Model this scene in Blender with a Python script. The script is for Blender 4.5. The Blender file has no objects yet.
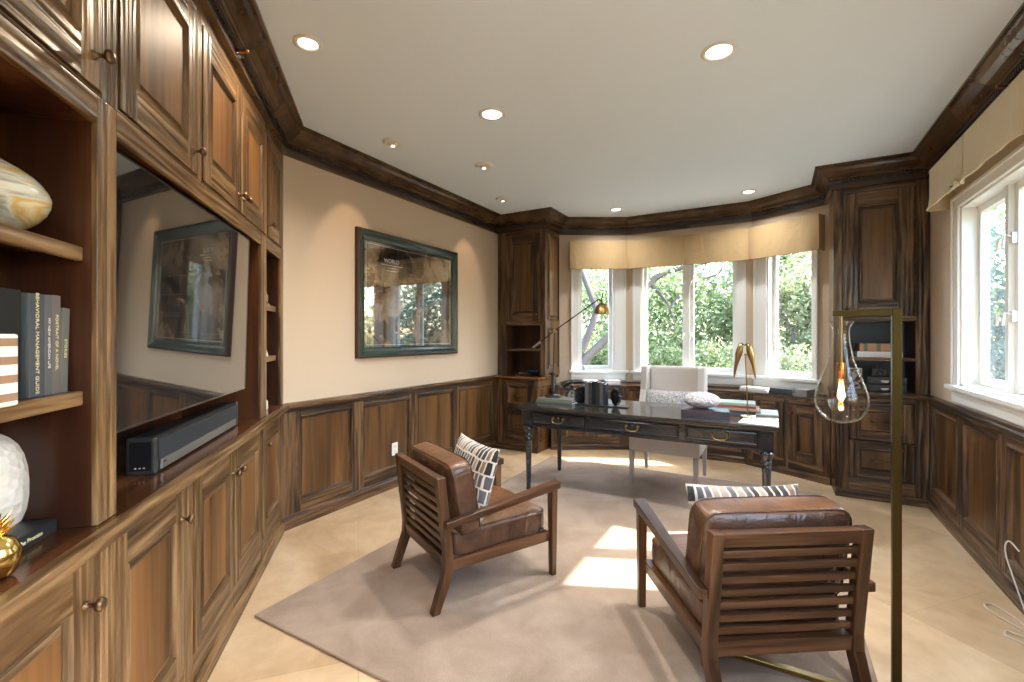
import bpy, bmesh, math, random
from mathutils import Vector, Matrix
random.seed(7)
C = bpy.context.scene.collection
PI = math.pi
R = math.radians
# ------------------------------------------------------------------ camera
cam_d = bpy.data.cameras.new('camera'); cam = bpy.data.objects.new('camera', cam_d); C.objects.link(cam)
cam.location = (0, 0, 1.32); cam.rotation_euler = (R(90), 0, R(29.62))
cam_d.sensor_width = 36; cam_d.lens = 462.3/1024*36; cam_d.shift_y = -4.15/1024
cam_d.clip_start = .02; cam_d.clip_end = 300
bpy.context.scene.camera = cam
# ------------------------------------------------------------------ world, sun, exposure
SUN_DIR = Vector((.920*math.cos(R(41.9)), .392*math.cos(R(41.9)), math.sin(R(41.9))))
wd = bpy.data.worlds.new('sky'); bpy.context.scene.world = wd; wd.use_nodes = True
nt = wd.node_tree; nt.nodes.clear()
wo = nt.nodes.new('ShaderNodeOutputWorld'); bg = nt.nodes.new('ShaderNodeBackground'); sk = nt.nodes.new('ShaderNodeTexSky')
sk.sky_type = 'NISHITA'; sk.sun_disc = False; sk.sun_elevation = R(45); sk.sun_rotation = R(65); sk.air_density = 1; sk.dust_density = 2.5; sk.ozone_density = 1
bg.inputs['Strength'].default_value = 2.3
nt.links.new(sk.outputs[0], bg.inputs['Color']); nt.links.new(bg.outputs[0], wo.inputs['Surface'])
sl = bpy.data.lights.new('sun', 'SUN'); sl.energy = 22; sl.angle = R(.6); sl.color = (1, .95, .86)
so = bpy.data.objects.new('sun', sl); C.objects.link(so); so.location = (8, 4, 9)
so.rotation_euler = SUN_DIR.to_track_quat('Z', 'Y').to_euler()
sc = bpy.context.scene
sc.view_settings.view_transform = 'Standard'; sc.view_settings.look = 'None'
sc.view_settings.exposure = 0.1; sc.view_settings.gamma = 1.0; sc.view_settings.use_curve_mapping = False
sc.cycles.use_denoising = True
sc.cycles.sample_clamp_indirect = 6
sc.cycles.max_bounces = 10; sc.cycles.diffuse_bounces = 6; sc.cycles.glossy_bounces = 4; sc.cycles.transparent_max_bounces = 12
sc.cycles.caustics_reflective = False; sc.cycles.caustics_refractive = False
DOWN_W, WASH_W = 21, 15           # watts of the ceiling lamps

# ------------------------------------------------------------------ materials
def mat(name, col=(.5, .5, .5), rough=.5, metal=0, spec=.5, coat=0, emit=None, estr=0, sheen=0):
    m = bpy.data.materials.new(name); m.use_nodes = True
    b = m.node_tree.nodes['Principled BSDF']
    b.inputs['Base Color'].default_value = (*col, 1); b.inputs['Roughness'].default_value = rough
    b.inputs['Metallic'].default_value = metal; b.inputs['Specular IOR Level'].default_value = spec
    b.inputs['Coat Weight'].default_value = coat; b.inputs['Coat Roughness'].default_value = .15
    if sheen: b.inputs['Sheen Weight'].default_value = sheen
    if emit: b.inputs['Emission Color'].default_value = (*emit, 1); b.inputs['Emission Strength'].default_value = estr
    return m
def N(m, t): return m.node_tree.nodes.new(t)
def L(m, a, b): m.node_tree.links.new(a, b)
def coords(m, scale=(1, 1, 1), rot=(0, 0, 0), rnd=True):
    tc = N(m, 'ShaderNodeTexCoord'); mp = N(m, 'ShaderNodeMapping')
    mp.inputs['Scale'].default_value = scale; mp.inputs['Rotation'].default_value = rot
    if rnd:
        oi = N(m, 'ShaderNodeObjectInfo'); mu = N(m, 'ShaderNodeMath'); mu.operation = 'MULTIPLY'; mu.inputs[1].default_value = 9
        L(m, oi.outputs['Random'], mu.inputs[0]); ad = N(m, 'ShaderNodeVectorMath'); ad.operation = 'ADD'
        L(m, tc.outputs['Object'], ad.inputs[0]); L(m, mu.outputs[0], ad.inputs[1]); L(m, ad.outputs[0], mp.inputs['Vector'])
    else: L(m, tc.outputs['Object'], mp.inputs['Vector'])
    return mp.outputs['Vector']
def noise(m, vec, scale, detail=4, dist=0, rough=.55):
    n = N(m, 'ShaderNodeTexNoise'); n.inputs['Scale'].default_value = scale; n.inputs['Detail'].default_value = detail
    n.inputs['Distortion'].default_value = dist; n.inputs['Roughness'].default_value = rough
    L(m, vec, n.inputs['Vector']); return n.outputs['Fac']
def ramp(m, fac, stops, const=False):
    r = N(m, 'ShaderNodeValToRGB'); el = r.color_ramp.elements
    if const: r.color_ramp.interpolation = 'CONSTANT'
    while len(el) < len(stops): el.new(.5)
    for e, (p, c) in zip(el, stops): e.position = p; e.color = (*c, 1)
    L(m, fac, r.inputs['Fac']); return r.outputs['Color']
def bump(m, h, strength=.3, dist=.003):
    b = N(m, 'ShaderNodeBump'); b.inputs['Strength'].default_value = strength; b.inputs['Distance'].default_value = dist
    L(m, h, b.inputs['Height']); L(m, b.outputs[0], m.node_tree.nodes['Principled BSDF'].inputs['Normal'])
def setcol(m, c): L(m, c, m.node_tree.nodes['Principled BSDF'].inputs['Base Color'])
def sm(c, k): return tuple(v*k for v in c)

def wood(name, dark, light, axis, rough=.33, bstr=.6, k=13, spec=.5, bdist=.004):
    m = mat(name, dark, rough, spec=spec)
    s = {'z': (1, 1, .07), 'x': (.07, 1, 1), 'y': (1, .07, 1)}[axis]
    v = coords(m, s)
    a = noise(m, v, k, 5, 1.1); b = noise(m, v, k*4.5, 3, .3)
    mx = N(m, 'ShaderNodeMath'); mx.operation = 'MULTIPLY_ADD'; L(m, b, mx.inputs[0]); mx.inputs[1].default_value = .35
    sub = N(m, 'ShaderNodeMath'); sub.operation = 'MULTIPLY'; L(m, a, sub.inputs[0]); sub.inputs[1].default_value = .7
    L(m, sub.outputs[0], mx.inputs[2])
    setcol(m, ramp(m, mx.outputs[0], [(.38, sm(dark, .35)), (.5, dark), (.62, light)]))
    w = N(m, 'ShaderNodeTexWave'); w.wave_type = 'BANDS'; w.bands_direction = {'z': 'X', 'x': 'Z', 'y': 'X'}[axis]
    w.inputs['Scale'].default_value = 9; w.inputs['Distortion'].default_value = 9; w.inputs['Detail'].default_value = 2; w.inputs['Detail Scale'].default_value = 1.6
    L(m, v, w.inputs['Vector'])
    h = N(m, 'ShaderNodeMath'); h.operation = 'ADD'; L(m, w.outputs['Fac'], h.inputs[0]); L(m, a, h.inputs[1])
    bump(m, h.outputs[0], bstr, bdist)
    return m
OD, OL = (.115, .060, .023), (.29, .175, .083)  # lighter wood tones for the built-in wall: lamplight put into the colour
WZ = wood('lit_brushed_wood_upright', OD, OL, 'z'); WX = wood('lit_brushed_wood_crosswise', OD, OL, 'x')
DD, DL = (.042, .021, .010), (.17, .095, .045)
DZ = wood('dark_brushed_wood_upright', DD, DL, 'z', .3); DX = wood('dark_brushed_wood_crosswise', DD, DL, 'x', .3)
PZ = wood('lit_panel_wood', (.17, .078, .026), (.24, .117, .042), 'z', .45, .06, 5, spec=.3)  # door panels of the built-in wall, lamplight in their tone too
DP = wood('dark_panel_wood', (.095, .045, .016), (.17, .085, .03), 'z', .28, .06, 5)
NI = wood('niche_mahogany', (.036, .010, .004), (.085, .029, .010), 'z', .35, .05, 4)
NX = wood('countertop_mahogany', (.11, .040, .014), (.20, .08, .028), 'x', .17, .05, 4)
CHW = wood('walnut_frame', (.062, .027, .011), (.135, .060, .027), 'y', .32, .05, 9)
CHX = wood('walnut_slat', (.062, .027, .011), (.135, .060, .027), 'x', .32, .05, 9)
CHZ = wood('walnut_upright', (.062, .027, .011), (.135, .060, .027), 'z', .32, .05, 9)
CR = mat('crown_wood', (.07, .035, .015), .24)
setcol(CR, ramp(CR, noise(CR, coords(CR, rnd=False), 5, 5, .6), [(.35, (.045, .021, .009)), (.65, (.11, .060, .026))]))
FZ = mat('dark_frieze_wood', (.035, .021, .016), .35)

WALL = mat('beige_paint', (.60, .485, .37), .7, spec=.25)
bump(WALL, noise(WALL, coords(WALL, rnd=False), 160, 2), .08, .001)
CEIL = mat('ceiling_paint', (.76, .86, .97), .8, spec=.2)
bump(CEIL, noise(CEIL, coords(CEIL, rnd=False), 90, 2), .05, .001)
TRIMW = mat('white_trim_paint', (.82, .82, .80), .35)
FLOOR = mat('cream_stone', (.7, .56, .4), .32, spec=.4)
def _floor(m):
    v = coords(m, (1, 1, 1), (0, 0, R(42)), False)
    n1 = noise(m, v, 1.6, 6, .8); n2 = noise(m, v, 9, 5, .4)
    c = ramp(m, n1, [(.3, (.54, .37, .205)), (.5, (.74, .55, .345)), (.7, (.83, .67, .46))])
    br = N(m, 'ShaderNodeTexBrick'); br.inputs['Scale'].default_value = 1; br.inputs['Brick Width'].default_value = 1.0; br.inputs['Row Height'].default_value = .62
    br.inputs['Mortar Size'].default_value = .003; br.inputs['Color1'].default_value = (1, 1, 1, 1); br.inputs['Color2'].default_value = (.83, .80, .77, 1); br.inputs['Mortar'].default_value = (.80, .75, .70, 1)
    L(m, v, br.inputs['Vector'])
    mx = N(m, 'ShaderNodeMixRGB'); mx.blend_type = 'MULTIPLY'; mx.inputs[0].default_value = 1; L(m, c, mx.inputs[1]); L(m, br.outputs['Color'], mx.inputs[2])
    mx2 = N(m, 'ShaderNodeMixRGB'); mx2.blend_type = 'MULTIPLY'; mx2.inputs[0].default_value = .5; L(m, mx.outputs[0], mx2.inputs[1])
    L(m, ramp(m, n2, [(.35, (.8, .77, .73)), (.6, (1, 1, 1))]), mx2.inputs[2]); setcol(m, mx2.outputs[0])
    bump(m, n2, .06, .002)
_floor(FLOOR)
RUG = mat('taupe_rug', (.36, .28, .215), .95, spec=.1, sheen=.3)
def _rug(m):
    v = coords(m, rnd=False); n1 = noise(m, v, 230, 3); n2 = noise(m, v, 3.5, 6, .5)
    c = ramp(m, n2, [(.35, (.33, .235, .165)), (.65, (.46, .35, .262))])
    mx = N(m, 'ShaderNodeMixRGB'); mx.blend_type = 'MULTIPLY'; mx.inputs[0].default_value = .45; L(m, c, mx.inputs[1])
    L(m, ramp(m, n1, [(.35, (.62, .6, .58)), (.65, (1, 1, 1))]), mx.inputs[2]); setcol(m, mx.outputs[0]); bump(m, n1, .5, .004)
_rug(RUG)
def leather(name, c1, c2, rough):
    m = mat(name, c1, rough, spec=.6); v = coords(m)
    n1 = noise(m, v, 7, 4, .6); setcol(m, ramp(m, n1, [(.35, c1), (.65, c2)]))
    vv = coords(m, (1, 1, .35)); n2 = noise(m, vv, 16, 3, 1.2); n3 = noise(m, v, 300, 2)
    a = N(m, 'ShaderNodeMath'); a.operation = 'MULTIPLY_ADD'; L(m, n3, a.inputs[0]); a.inputs[1].default_value = .08; L(m, n2, a.inputs[2])
    bump(m, a.outputs[0], .5, .012); return m
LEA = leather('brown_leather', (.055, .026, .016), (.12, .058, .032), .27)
LEB = leather('lit_brown_leather', (.12, .050, .018), (.21, .094, .036), .33)  # lighter copy of the leather: light painted onto top and front faces
BRASS = mat('antique_brass', (.36, .24, .085), .3, 1)
OLDB = mat('dark_brass', (.060, .042, .014), .33, 1, spec=.5)
GOLD = mat('gold', (.85, .6, .2), .18, 1)
BRZ = mat('bronze_knob', (.16, .10, .06), .35, .9)
BLK = mat('black_paint', (.012, .012, .014), .3)
BLK2 = mat('black_plastic', (.015, .017, .02), .35)
DESK = mat('black_lacquer', (.017, .021, .029), .22, spec=.6, coat=.5)
def _desk(m):
    v = coords(m, (.15, 1, 1)); n = noise(m, v, 40, 4)
    setcol(m, ramp(m, n, [(.4, (.013, .016, .022)), (.8, (.026, .031, .041))])); bump(m, n, .03, .0005)
_desk(DESK)
DTOP = mat('black_desktop', (.03, .03, .03), .11, spec=.7)
def _dt(m):
    v = coords(m, (.1, 1, 1)); n = noise(m, v, 22, 4); setcol(m, ramp(m, n, [(.4, (.022, .022, .022)), (.7, (.06, .05, .042))])); bump(m, n, .15, .001)
_dt(DTOP)
CREAM = mat('cream_upholstery', (.63, .57, .52), .85, sheen=.4); bump(CREAM, noise(CREAM, coords(CREAM), 350, 2), .25, .002)
GREYLEG = mat('pale_grey_wood', (.50, .48, .45), .5)
SPECK = mat('speckled_fabric', (.5, .5, .5), .8)
setcol(SPECK, ramp(SPECK, noise(SPECK, coords(SPECK), 75, 2, 1.5), [(.42, (.25, .24, .25)), (.55, (.70, .67, .65))]))
FAB = mat('gold_fabric', (.38, .25, .11), .75, sheen=.3); bump(FAB, noise(FAB, coords(FAB, (1, 1, .4)), 6, 3, .8), .6, .03)
FAB2 = mat('straw_fabric', (.56, .46, .29), .75, sheen=.3); bump(FAB2, noise(FAB2, coords(FAB2, (1, 1, .4)), 6, 3, .8), .6, .03)
PIPE = mat('dark_gold_piping', (.33, .19, .09), .7)
WHITE = mat('white_ceramic', (.75, .72, .68), .4); WP = mat('white_paper', (.8, .8, .8), .6)
TEXW = mat('rough_white_ceramic', (.74, .68, .62), .75)
_v = N(TEXW, 'ShaderNodeTexVoronoi'); _v.inputs['Scale'].default_value = 55; L(TEXW, coords(TEXW), _v.inputs['Vector']); bump(TEXW, _v.outputs['Distance'], .9, .006)
LACE = mat('woven_white', (.72, .73, .78), .6)
_v = N(LACE, 'ShaderNodeTexVoronoi'); _v.inputs['Scale'].default_value = 60; L(LACE, coords(LACE), _v.inputs['Vector']); bump(LACE, _v.outputs['Distance'], 1, .01)
setcol(LACE, ramp(LACE, _v.outputs['Distance'], [(.1, (.88, .88, .88)), (.7, (.55, .55, .58))]))
SCREEN = mat('screen', (.02, .02, .022), .02); SCREEN.node_tree.nodes['Principled BSDF'].inputs['IOR'].default_value = 4.5
FRAMEG = mat('dark_green_frame', (.022, .040, .032), .25, spec=.6, coat=.4)
def thin_glass(name, tint=(1, 1, 1), ior=1.45, fac=None):
    m = bpy.data.materials.new(name); m.use_nodes = True; t = m.node_tree; t.nodes.clear()
    o = t.nodes.new('ShaderNodeOutputMaterial'); mx = t.nodes.new('ShaderNodeMixShader'); tr = t.nodes.new('ShaderNodeBsdfTransparent'); gl = t.nodes.new('ShaderNodeBsdfGlossy')
    lw = t.nodes.new('ShaderNodeLayerWeight'); lw.inputs['Blend'].default_value = .5; pw = t.nodes.new('ShaderNodeMath'); pw.operation = 'POWER'; pw.inputs[1].default_value = 5
    fr = t.nodes.new('ShaderNodeMath'); fr.operation = 'MULTIPLY_ADD'; fr.inputs[1].default_value = .8; fr.inputs[2].default_value = .03; t.links.new(lw.outputs['Facing'], pw.inputs[0]); t.links.new(pw.outputs[0], fr.inputs[0]); gl.inputs['Roughness'].default_value = .01; tr.inputs['Color'].default_value = (*tint, 1)
    t.links.new(fr.outputs[0], mx.inputs[0]); t.links.new(tr.outputs[0], mx.inputs[1]); t.links.new(gl.outputs[0], mx.inputs[2]); t.links.new(mx.outputs[0], o.inputs['Surface']); return m
GLASS = thin_glass('window_glass', (.97, .99, .98), 1.4); LGLASS = thin_glass('clear_lamp_glass', (.97, .96, .94), 1.5)
MARBLE = mat('amber_swirl_stone', (.6, .5, .35), .25, coat=.3)
setcol(MARBLE, ramp(MARBLE, noise(MARBLE, coords(MARBLE, (.5, .5, 2.5)), 5, 5, 2.2), [(.33, (.20, .17, .13)), (.45, (.62, .60, .52)), (.55, (.58, .38, .12)), (.68, (.70, .62, .42))]))
PLT = bpy.data.materials.new  # shorthand
def patt(name):
    m = mat(name, (.5, .5, .5), .8, sheen=.2)
    tc = N(m, 'ShaderNodeTexCoord'); nn = N(m, 'ShaderNodeTexNoise'); nn.inputs['Scale'].default_value = 7; L(m, tc.outputs['Object'], nn.inputs['Vector'])
    ad = N(m, 'ShaderNodeVectorMath'); ad.operation = 'MULTIPLY_ADD'; L(m, nn.outputs['Color'], ad.inputs[0]); ad.inputs[1].default_value = (.03, .03, .03); L(m, tc.outputs['Object'], ad.inputs[2])
    mp = N(m, 'ShaderNodeMapping'); mp.inputs['Rotation'].default_value = (R(90), 0, 0); L(m, ad.outputs[0], mp.inputs['Vector'])
    br = N(m, 'ShaderNodeTexBrick'); br.offset = .37; br.inputs['Scale'].default_value = 1; br.inputs['Brick Width'].default_value = .033; br.inputs['Row Height'].default_value = .070
    br.inputs['Mortar Size'].default_value = .0045; br.inputs['Mortar Smooth'].default_value = 0; br.inputs['Color1'].default_value = (0, 0, 0, 1); br.inputs['Color2'].default_value = (1, 1, 1, 1)
    L(m, mp.outputs[0], br.inputs['Vector'])
    c = ramp(m, br.outputs['Color'], [(0, (.02, .018, .018)), (.18, (.26, .18, .12)), (.32, (.025, .03, .035)), (.48, (.13, .13, .135)), (.62, (.03, .022, .018)), (.76, (.45, .36, .28)), (.88, (.10, .10, .11))], True)
    mx = N(m, 'ShaderNodeMixRGB'); L(m, br.outputs['Fac'], mx.inputs[0]); L(m, c, mx.inputs[1]); mx.inputs[2].default_value = (.72, .66, .58, 1); setcol(m, mx.outputs[0]); return m
PATT = patt('block_print_cloth')
def art():
    m = mat('dark_map_print', (.02, .02, .02), .03); m.node_tree.nodes['Principled BSDF'].inputs['IOR'].default_value = 2.6; m.node_tree.nodes['Principled BSDF'].inputs['Coat Roughness'].default_value = .02
    v = coords(m, rnd=False); n = noise(m, v, 3.2, 8, .6, .65)
    c = ramp(m, n, [(.46, (.010, .009, .009)), (.53, (.14, .09, .05)), (.62, (.22, .17, .12))])
    br = N(m, 'ShaderNodeTexBrick'); br.offset = 0; br.inputs['Scale'].default_value = 1; br.inputs['Brick Width'].default_value = .19; br.inputs['Row Height'].default_value = .16; br.inputs['Mortar Size'].default_value = .0008
    mp = N(m, 'ShaderNodeMapping'); mp.inputs['Rotation'].default_value = (R(90), 0, 0); tc = N(m, 'ShaderNodeTexCoord'); L(m, tc.outputs['Object'], mp.inputs['Vector']); L(m, mp.outputs[0], br.inputs['Vector'])
    mx = N(m, 'ShaderNodeMixRGB'); L(m, br.outputs['Fac'], mx.inputs[0]); L(m, c, mx.inputs[1]); mx.inputs[2].default_value = (.16, .15, .14, 1); setcol(m, mx.outputs[0]); return m
ART = art()
def leafm(name, stops, tr=.45):
    m = bpy.data.materials.new(name); m.use_nodes = True; t = m.node_tree; b = t.nodes['Principled BSDF']; b.inputs['Roughness'].default_value = .5
    v = coords(m, rnd=True); n = noise(m, v, 11, 2); c = ramp(m, n, stops); L(m, c, b.inputs['Base Color'])
    tl = N(m, 'ShaderNodeBsdfTranslucent'); L(m, c, tl.inputs['Color']); mx = N(m, 'ShaderNodeMixShader'); mx.inputs[0].default_value = tr
    o = t.nodes['Material Output']; L(m, b.outputs[0], mx.inputs[1]); L(m, tl.outputs[0], mx.inputs[2]); L(m, mx.outputs[0], o.inputs['Surface']); return m
LF1 = leafm('fresh_leaves', [(.28, (.045, .09, .03)), (.43, (.13, .21, .075)), (.57, (.32, .38, .19)), (.68, (.66, .60, .50))])
LF2 = leafm('pale_leaves', [(.3, (.07, .13, .06)), (.46, (.22, .29, .14)), (.6, (.48, .46, .30)), (.7, (.66, .62, .52))])
LF3 = leafm('bluish_needles', [(.3, (.02, .06, .06)), (.5, (.08, .17, .15)), (.66, (.30, .40, .28))], .3)
BARK = mat('grey_bark', (.095, .078, .072), .9); bump(BARK, noise(BARK, coords(BARK, (1, 1, .3)), 14, 5), .8, .02)
SOIL = mat('soil_and_mulch', (.13, .12, .09), .95)
setcol(SOIL, ramp(SOIL, noise(SOIL, coords(SOIL, rnd=False), 8, 6), [(.35, (.05, .06, .03)), (.6, (.18, .17, .12))]))
def col(name, c, r=.55, **k): return mat(name, c, r, **k)
M_ = {}
def cm(name, c, r=.55, **k):
    if name not in M_: M_[name] = mat(name, c, r, **k)
    return M_[name]

# ------------------------------------------------------------------ mesh builder
class MB:
    def __init__(s): s.v = []; s.f = []; s.m = []; s.sf = []; s.mats = []
    def mi(s, m):
        if m not in s.mats: s.mats.append(m)
        return s.mats.index(m)
    def poly(s, pts, m, sm=False):
        n = len(s.v); s.v += [tuple(p) for p in pts]; s.f.append(tuple(range(n, n+len(pts)))); s.m.append(s.mi(m)); s.sf.append(sm)
    def faces(s, vs, fs, m, sm=False):
        n = len(s.v); s.v += [tuple(p) for p in vs]; k = s.mi(m)
        for f in fs: s.f.append(tuple(i+n for i in f)); s.m.append(k); s.sf.append(sm)
    def box(s, x0, x1, y0, y1, z0, z1, m):
        vs = [(x, y, z) for z in (z0, z1) for y in (y0, y1) for x in (x0, x1)]
        s.faces(vs, [(0, 2, 3, 1), (4, 5, 7, 6), (0, 1, 5, 4), (2, 6, 7, 3), (0, 4, 6, 2), (1, 3, 7, 5)], m)
    def hexa(s, a, b, m):   # two 4-point loops
        s.faces(list(a)+list(b), [(3, 2, 1, 0), (4, 5, 6, 7), (0, 1, 5, 4), (1, 2, 6, 5), (2, 3, 7, 6), (3, 0, 4, 7)], m)
    def prism(s, pts, axis, a0, a1, m, sm=False):
        def P(p, a): return {'x': (a, p[0], p[1]), 'y': (p[0], a, p[1]), 'z': (p[0], p[1], a)}[axis]
        n = len(pts); vs = [P(p, a0) for p in pts]+[P(p, a1) for p in pts]
        s.faces(vs, [tuple(range(n))[::-1], tuple(range(n, 2*n))], m)
        s.faces(vs, [(i, (i+1) % n, n+(i+1) % n, n+i) for i in range(n)], m, sm)
    def lathe(s, prof, m, c=(0, 0, 0), seg=24, axis='z', sm=True, sx=1, sy=1):
        vs = []
        for r, z in prof:
            for i in range(seg):
                a = 2*PI*i/seg; x, y = r*math.cos(a)*sx, r*math.sin(a)*sy
                p = {'z': (x, y, z), 'y': (x, -z, y), 'x': (z, x, y)}[axis]; vs.append((p[0]+c[0], p[1]+c[1], p[2]+c[2]))
        fs = [(j*seg+i, j*seg+(i+1) % seg, (j+1)*seg+(i+1) % seg, (j+1)*seg+i) for j in range(len(prof)-1) for i in range(seg)]
        s.faces(vs, fs, m, sm)
        if prof[0][0] > 1e-4: s.poly(vs[:seg][::-1], m)
        if prof[-1][0] > 1e-4: s.poly(vs[-seg:], m)
    def tube(s, path, r, m, seg=8, sm=True, sq=False):
        path = [Vector(p) for p in path]; n = len(path); rr = r if isinstance(r, (list, tuple)) else [r]*n
        if sq: seg = 4
        vs = []; up = None
        for i, p in enumerate(path):
            t = (path[min(i+1, n-1)]-path[max(i-1, 0)]).normalized()
            if up is None: up = Vector((0, 0, 1)) if abs(t.z) < .9 else Vector((0, 1, 0))
            a = t.cross(up); a = a.normalized() if a.length > 1e-5 else Vector((1, 0, 0)); b = a.cross(t).normalized(); up = b
            for k in range(seg):
                w = 2*PI*(k+(.5 if sq else 0))/seg; vs.append(p+(a*math.cos(w)+b*math.sin(w))*rr[i]*(1.414 if sq else 1))
        fs = [(j*seg+i, j*seg+(i+1) % seg, (j+1)*seg+(i+1) % seg, (j+1)*seg+i) for j in range(n-1) for i in range(seg)]
        s.faces(vs, fs, m, sm and not sq); s.poly(vs[:seg][::-1], m); s.poly(vs[-seg:], m)
    def rings(s, x0, x1, z0, z1, prof, m, mc=None, mh=None):   # facing -y; prof = [(inset, y)...]
        def rect(i, y): return [(x0+i, y, z0+i), (x1-i, y, z0+i), (x1-i, y, z1-i), (x0+i, y, z1-i)]
        for (i0, y0), (i1, y1) in zip(prof, prof[1:]):
            a, b = rect(i0, y0), rect(i1, y1)
            for k in range(4): s.poly([a[k], a[(k+1) % 4], b[(k+1) % 4], b[k]], m if k % 2 else (mh or m))
        s.poly(rect(*prof[-1]), mc or m)
    def slab(s, x0, x1, z0, z1, y0, y1, holes, mv, mh):
        xs = sorted({x0, x1, *[v for h in holes for v in h[:2]]}); xs = [x for x in xs if x0 <= x <= x1]
        for a, b in zip(xs, xs[1:]):
            c = (a+b)/2; hs = sorted((h[2], h[3]) for h in holes if h[0] < c < h[1]); z = z0
            for h0, h1 in hs:
                if h0 > z+1e-4: s.box(a, b, y0, y1, z, h0, mh)
                z = max(z, h1)
            if z1 > z+1e-4: s.box(a, b, y0, y1, z, z1, mh if hs else mv)
    def build(s, name, parent=None, loc=(0, 0, 0), rot=(0, 0, 0), bevel=0, seg=2, sub=0):
        me = bpy.data.meshes.new(name); me.from_pydata(s.v, [], s.f)
        for m in s.mats: me.materials.append(m)
        me.polygons.foreach_set('material_index', s.m); me.polygons.foreach_set('use_smooth', s.sf)
        bm = bmesh.new(); bm.from_mesh(me); bmesh.ops.recalc_face_normals(bm, faces=bm.faces); bm.to_mesh(me); bm.free()
        o = bpy.data.objects.new(name, me); C.objects.link(o); o.location = loc; o.rotation_euler = rot
        if parent: o.parent = parent
        if bevel:
            b = o.modifiers.new('bevel', 'BEVEL'); b.width = bevel; b.segments = seg; b.limit_method = 'ANGLE'; b.angle_limit = R(40)
        if sub: q = o.modifiers.new('sub', 'SUBSURF'); q.levels = sub; q.render_levels = sub
        return o
def tag(o, label=None, cat=None, group=None, kind=None):
    if label: o['label'] = label
    if cat: o['category'] = cat
    if group: o['group'] = group
    if kind: o['kind'] = kind
    return o
def empty(name, label, cat, loc=(0, 0, 0), rz=0, group=None, kind=None):
    o = bpy.data.objects.new(name, None); C.objects.link(o); o.location = loc; o.rotation_euler = (0, 0, rz); o.empty_display_size = .1
    return tag(o, label, cat, group, kind)
def copy_tree(o, parent=None):
    c = o.copy(); C.objects.link(c); c.parent = parent
    for ch in list(o.children): copy_tree(ch, c)
    return c
def text(body, size, m, parent, loc, rot, name='lettering', ext=.0004, bold=False, align='CENTER', sx=1):
    cu = bpy.data.curves.new(name, 'FONT'); cu.body = body; cu.size = size; cu.extrude = ext; cu.align_x = align; cu.align_y = 'CENTER'
    if bold: cu.offset = size*.02
    o = bpy.data.objects.new(name, cu); C.objects.link(o); dg = bpy.context.evaluated_depsgraph_get()
    me = bpy.data.meshes.new_from_object(o.evaluated_get(dg)); bpy.data.objects.remove(o); bpy.data.curves.remove(cu)
    me.materials.clear(); me.materials.append(m); t = bpy.data.objects.new(name, me); C.objects.link(t); t.parent = parent; t.location = loc; t.rotation_euler = rot; t.scale = (sx, 1, 1); return t
class Fr:    # a wall frame: local x along the wall (to the right facing it), y into the wall, z up
    def __init__(s, ox, oy, deg): s.o = (ox, oy); s.t = R(deg)
    def w(s, x, y=0, z=0): c, n = math.cos(s.t), math.sin(s.t); return (s.o[0]+x*c-y*n, s.o[1]+x*n+y*c, z)
FL = Fr(-2.90, 1.952, 135)     # built-in wall (x = minus the distance from its far corner)
FA = Fr(-2.93, 0, 90)          # wall with the picture: x = world y
FRt = Fr(1.066, 0, -90)        # right wall: x = minus world y
FBA = Fr(-1.575, 5.63, 30); FBB = Fr(-1.575, 5.63, 0); FBC = Fr(-.21, 5.63, -30)
FT = Fr(0, 0, 0)
H = 2.755
YU, YB = 4.79, 4.69            # fronts of the tall cabinets
ZW = .862                      # wainscot and counter height

# ------------------------------------------------------------------ structure
def struct(name, mb, **k): return tag(mb.build(name, **k), kind='structure')
SLAB = [(-2.9, -3.2), (1.192, -3.2), (1.192, 5.05), (-.156, 5.83), (-1.629, 5.83), (-3.13, 4.96), (-3.13, 1.4), (-2.9, 1.4)]
b = MB(); b.prism(SLAB, 'z', -.12, 0, FLOOR); struct('floor', b)
b = MB(); b.prism(SLAB, 'z', H, H+.12, CEIL); struct('ceiling', b)
def wall(name, fr, x0, x1, holes=(), y0=0, y1=.2):
    b = MB(); b.slab(x0, x1, 0, H, y0, y1, list(holes), WALL, WALL); return struct(name, b, loc=fr.w(0), rot=(0, 0, fr.t))
wall('wall_left', FA, 1.95, 5.4)
wall('wall_left_front', FL, -3.58, .3, y0=.42, y1=.6)
wall('wall_back_left', FBA, -.98, 0, [(-.60, -.155, .91, 2.27)])
wall('wall_back', FBB, 0, 1.365, [(.17, 1.215, .91, 2.27)])
wall('wall_back_right', FBC, 0, .95, [(.16, .62, .91, 2.27)])
RW = [(-4.10, -3.09, 1.0, 2.18), (-1.6, .9, 1.0, 2.17)]
wall('wall_right', FRt, -5.3, 3.2, RW, y1=.125)
wall('wall_front', Fr(1.4, -3.0, 180), 0, 4.4, [(.9, 3.5, .25, 2.35)])
wall('wall_left_rear', Fr(-2.7, -3.2, 90), 0, 2.35, y1=.2)
b = MB(); b.box(-2.9, -.93, -1.05, -.85, 0, H, WALL); struct('wall_rear_return', b)

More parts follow.
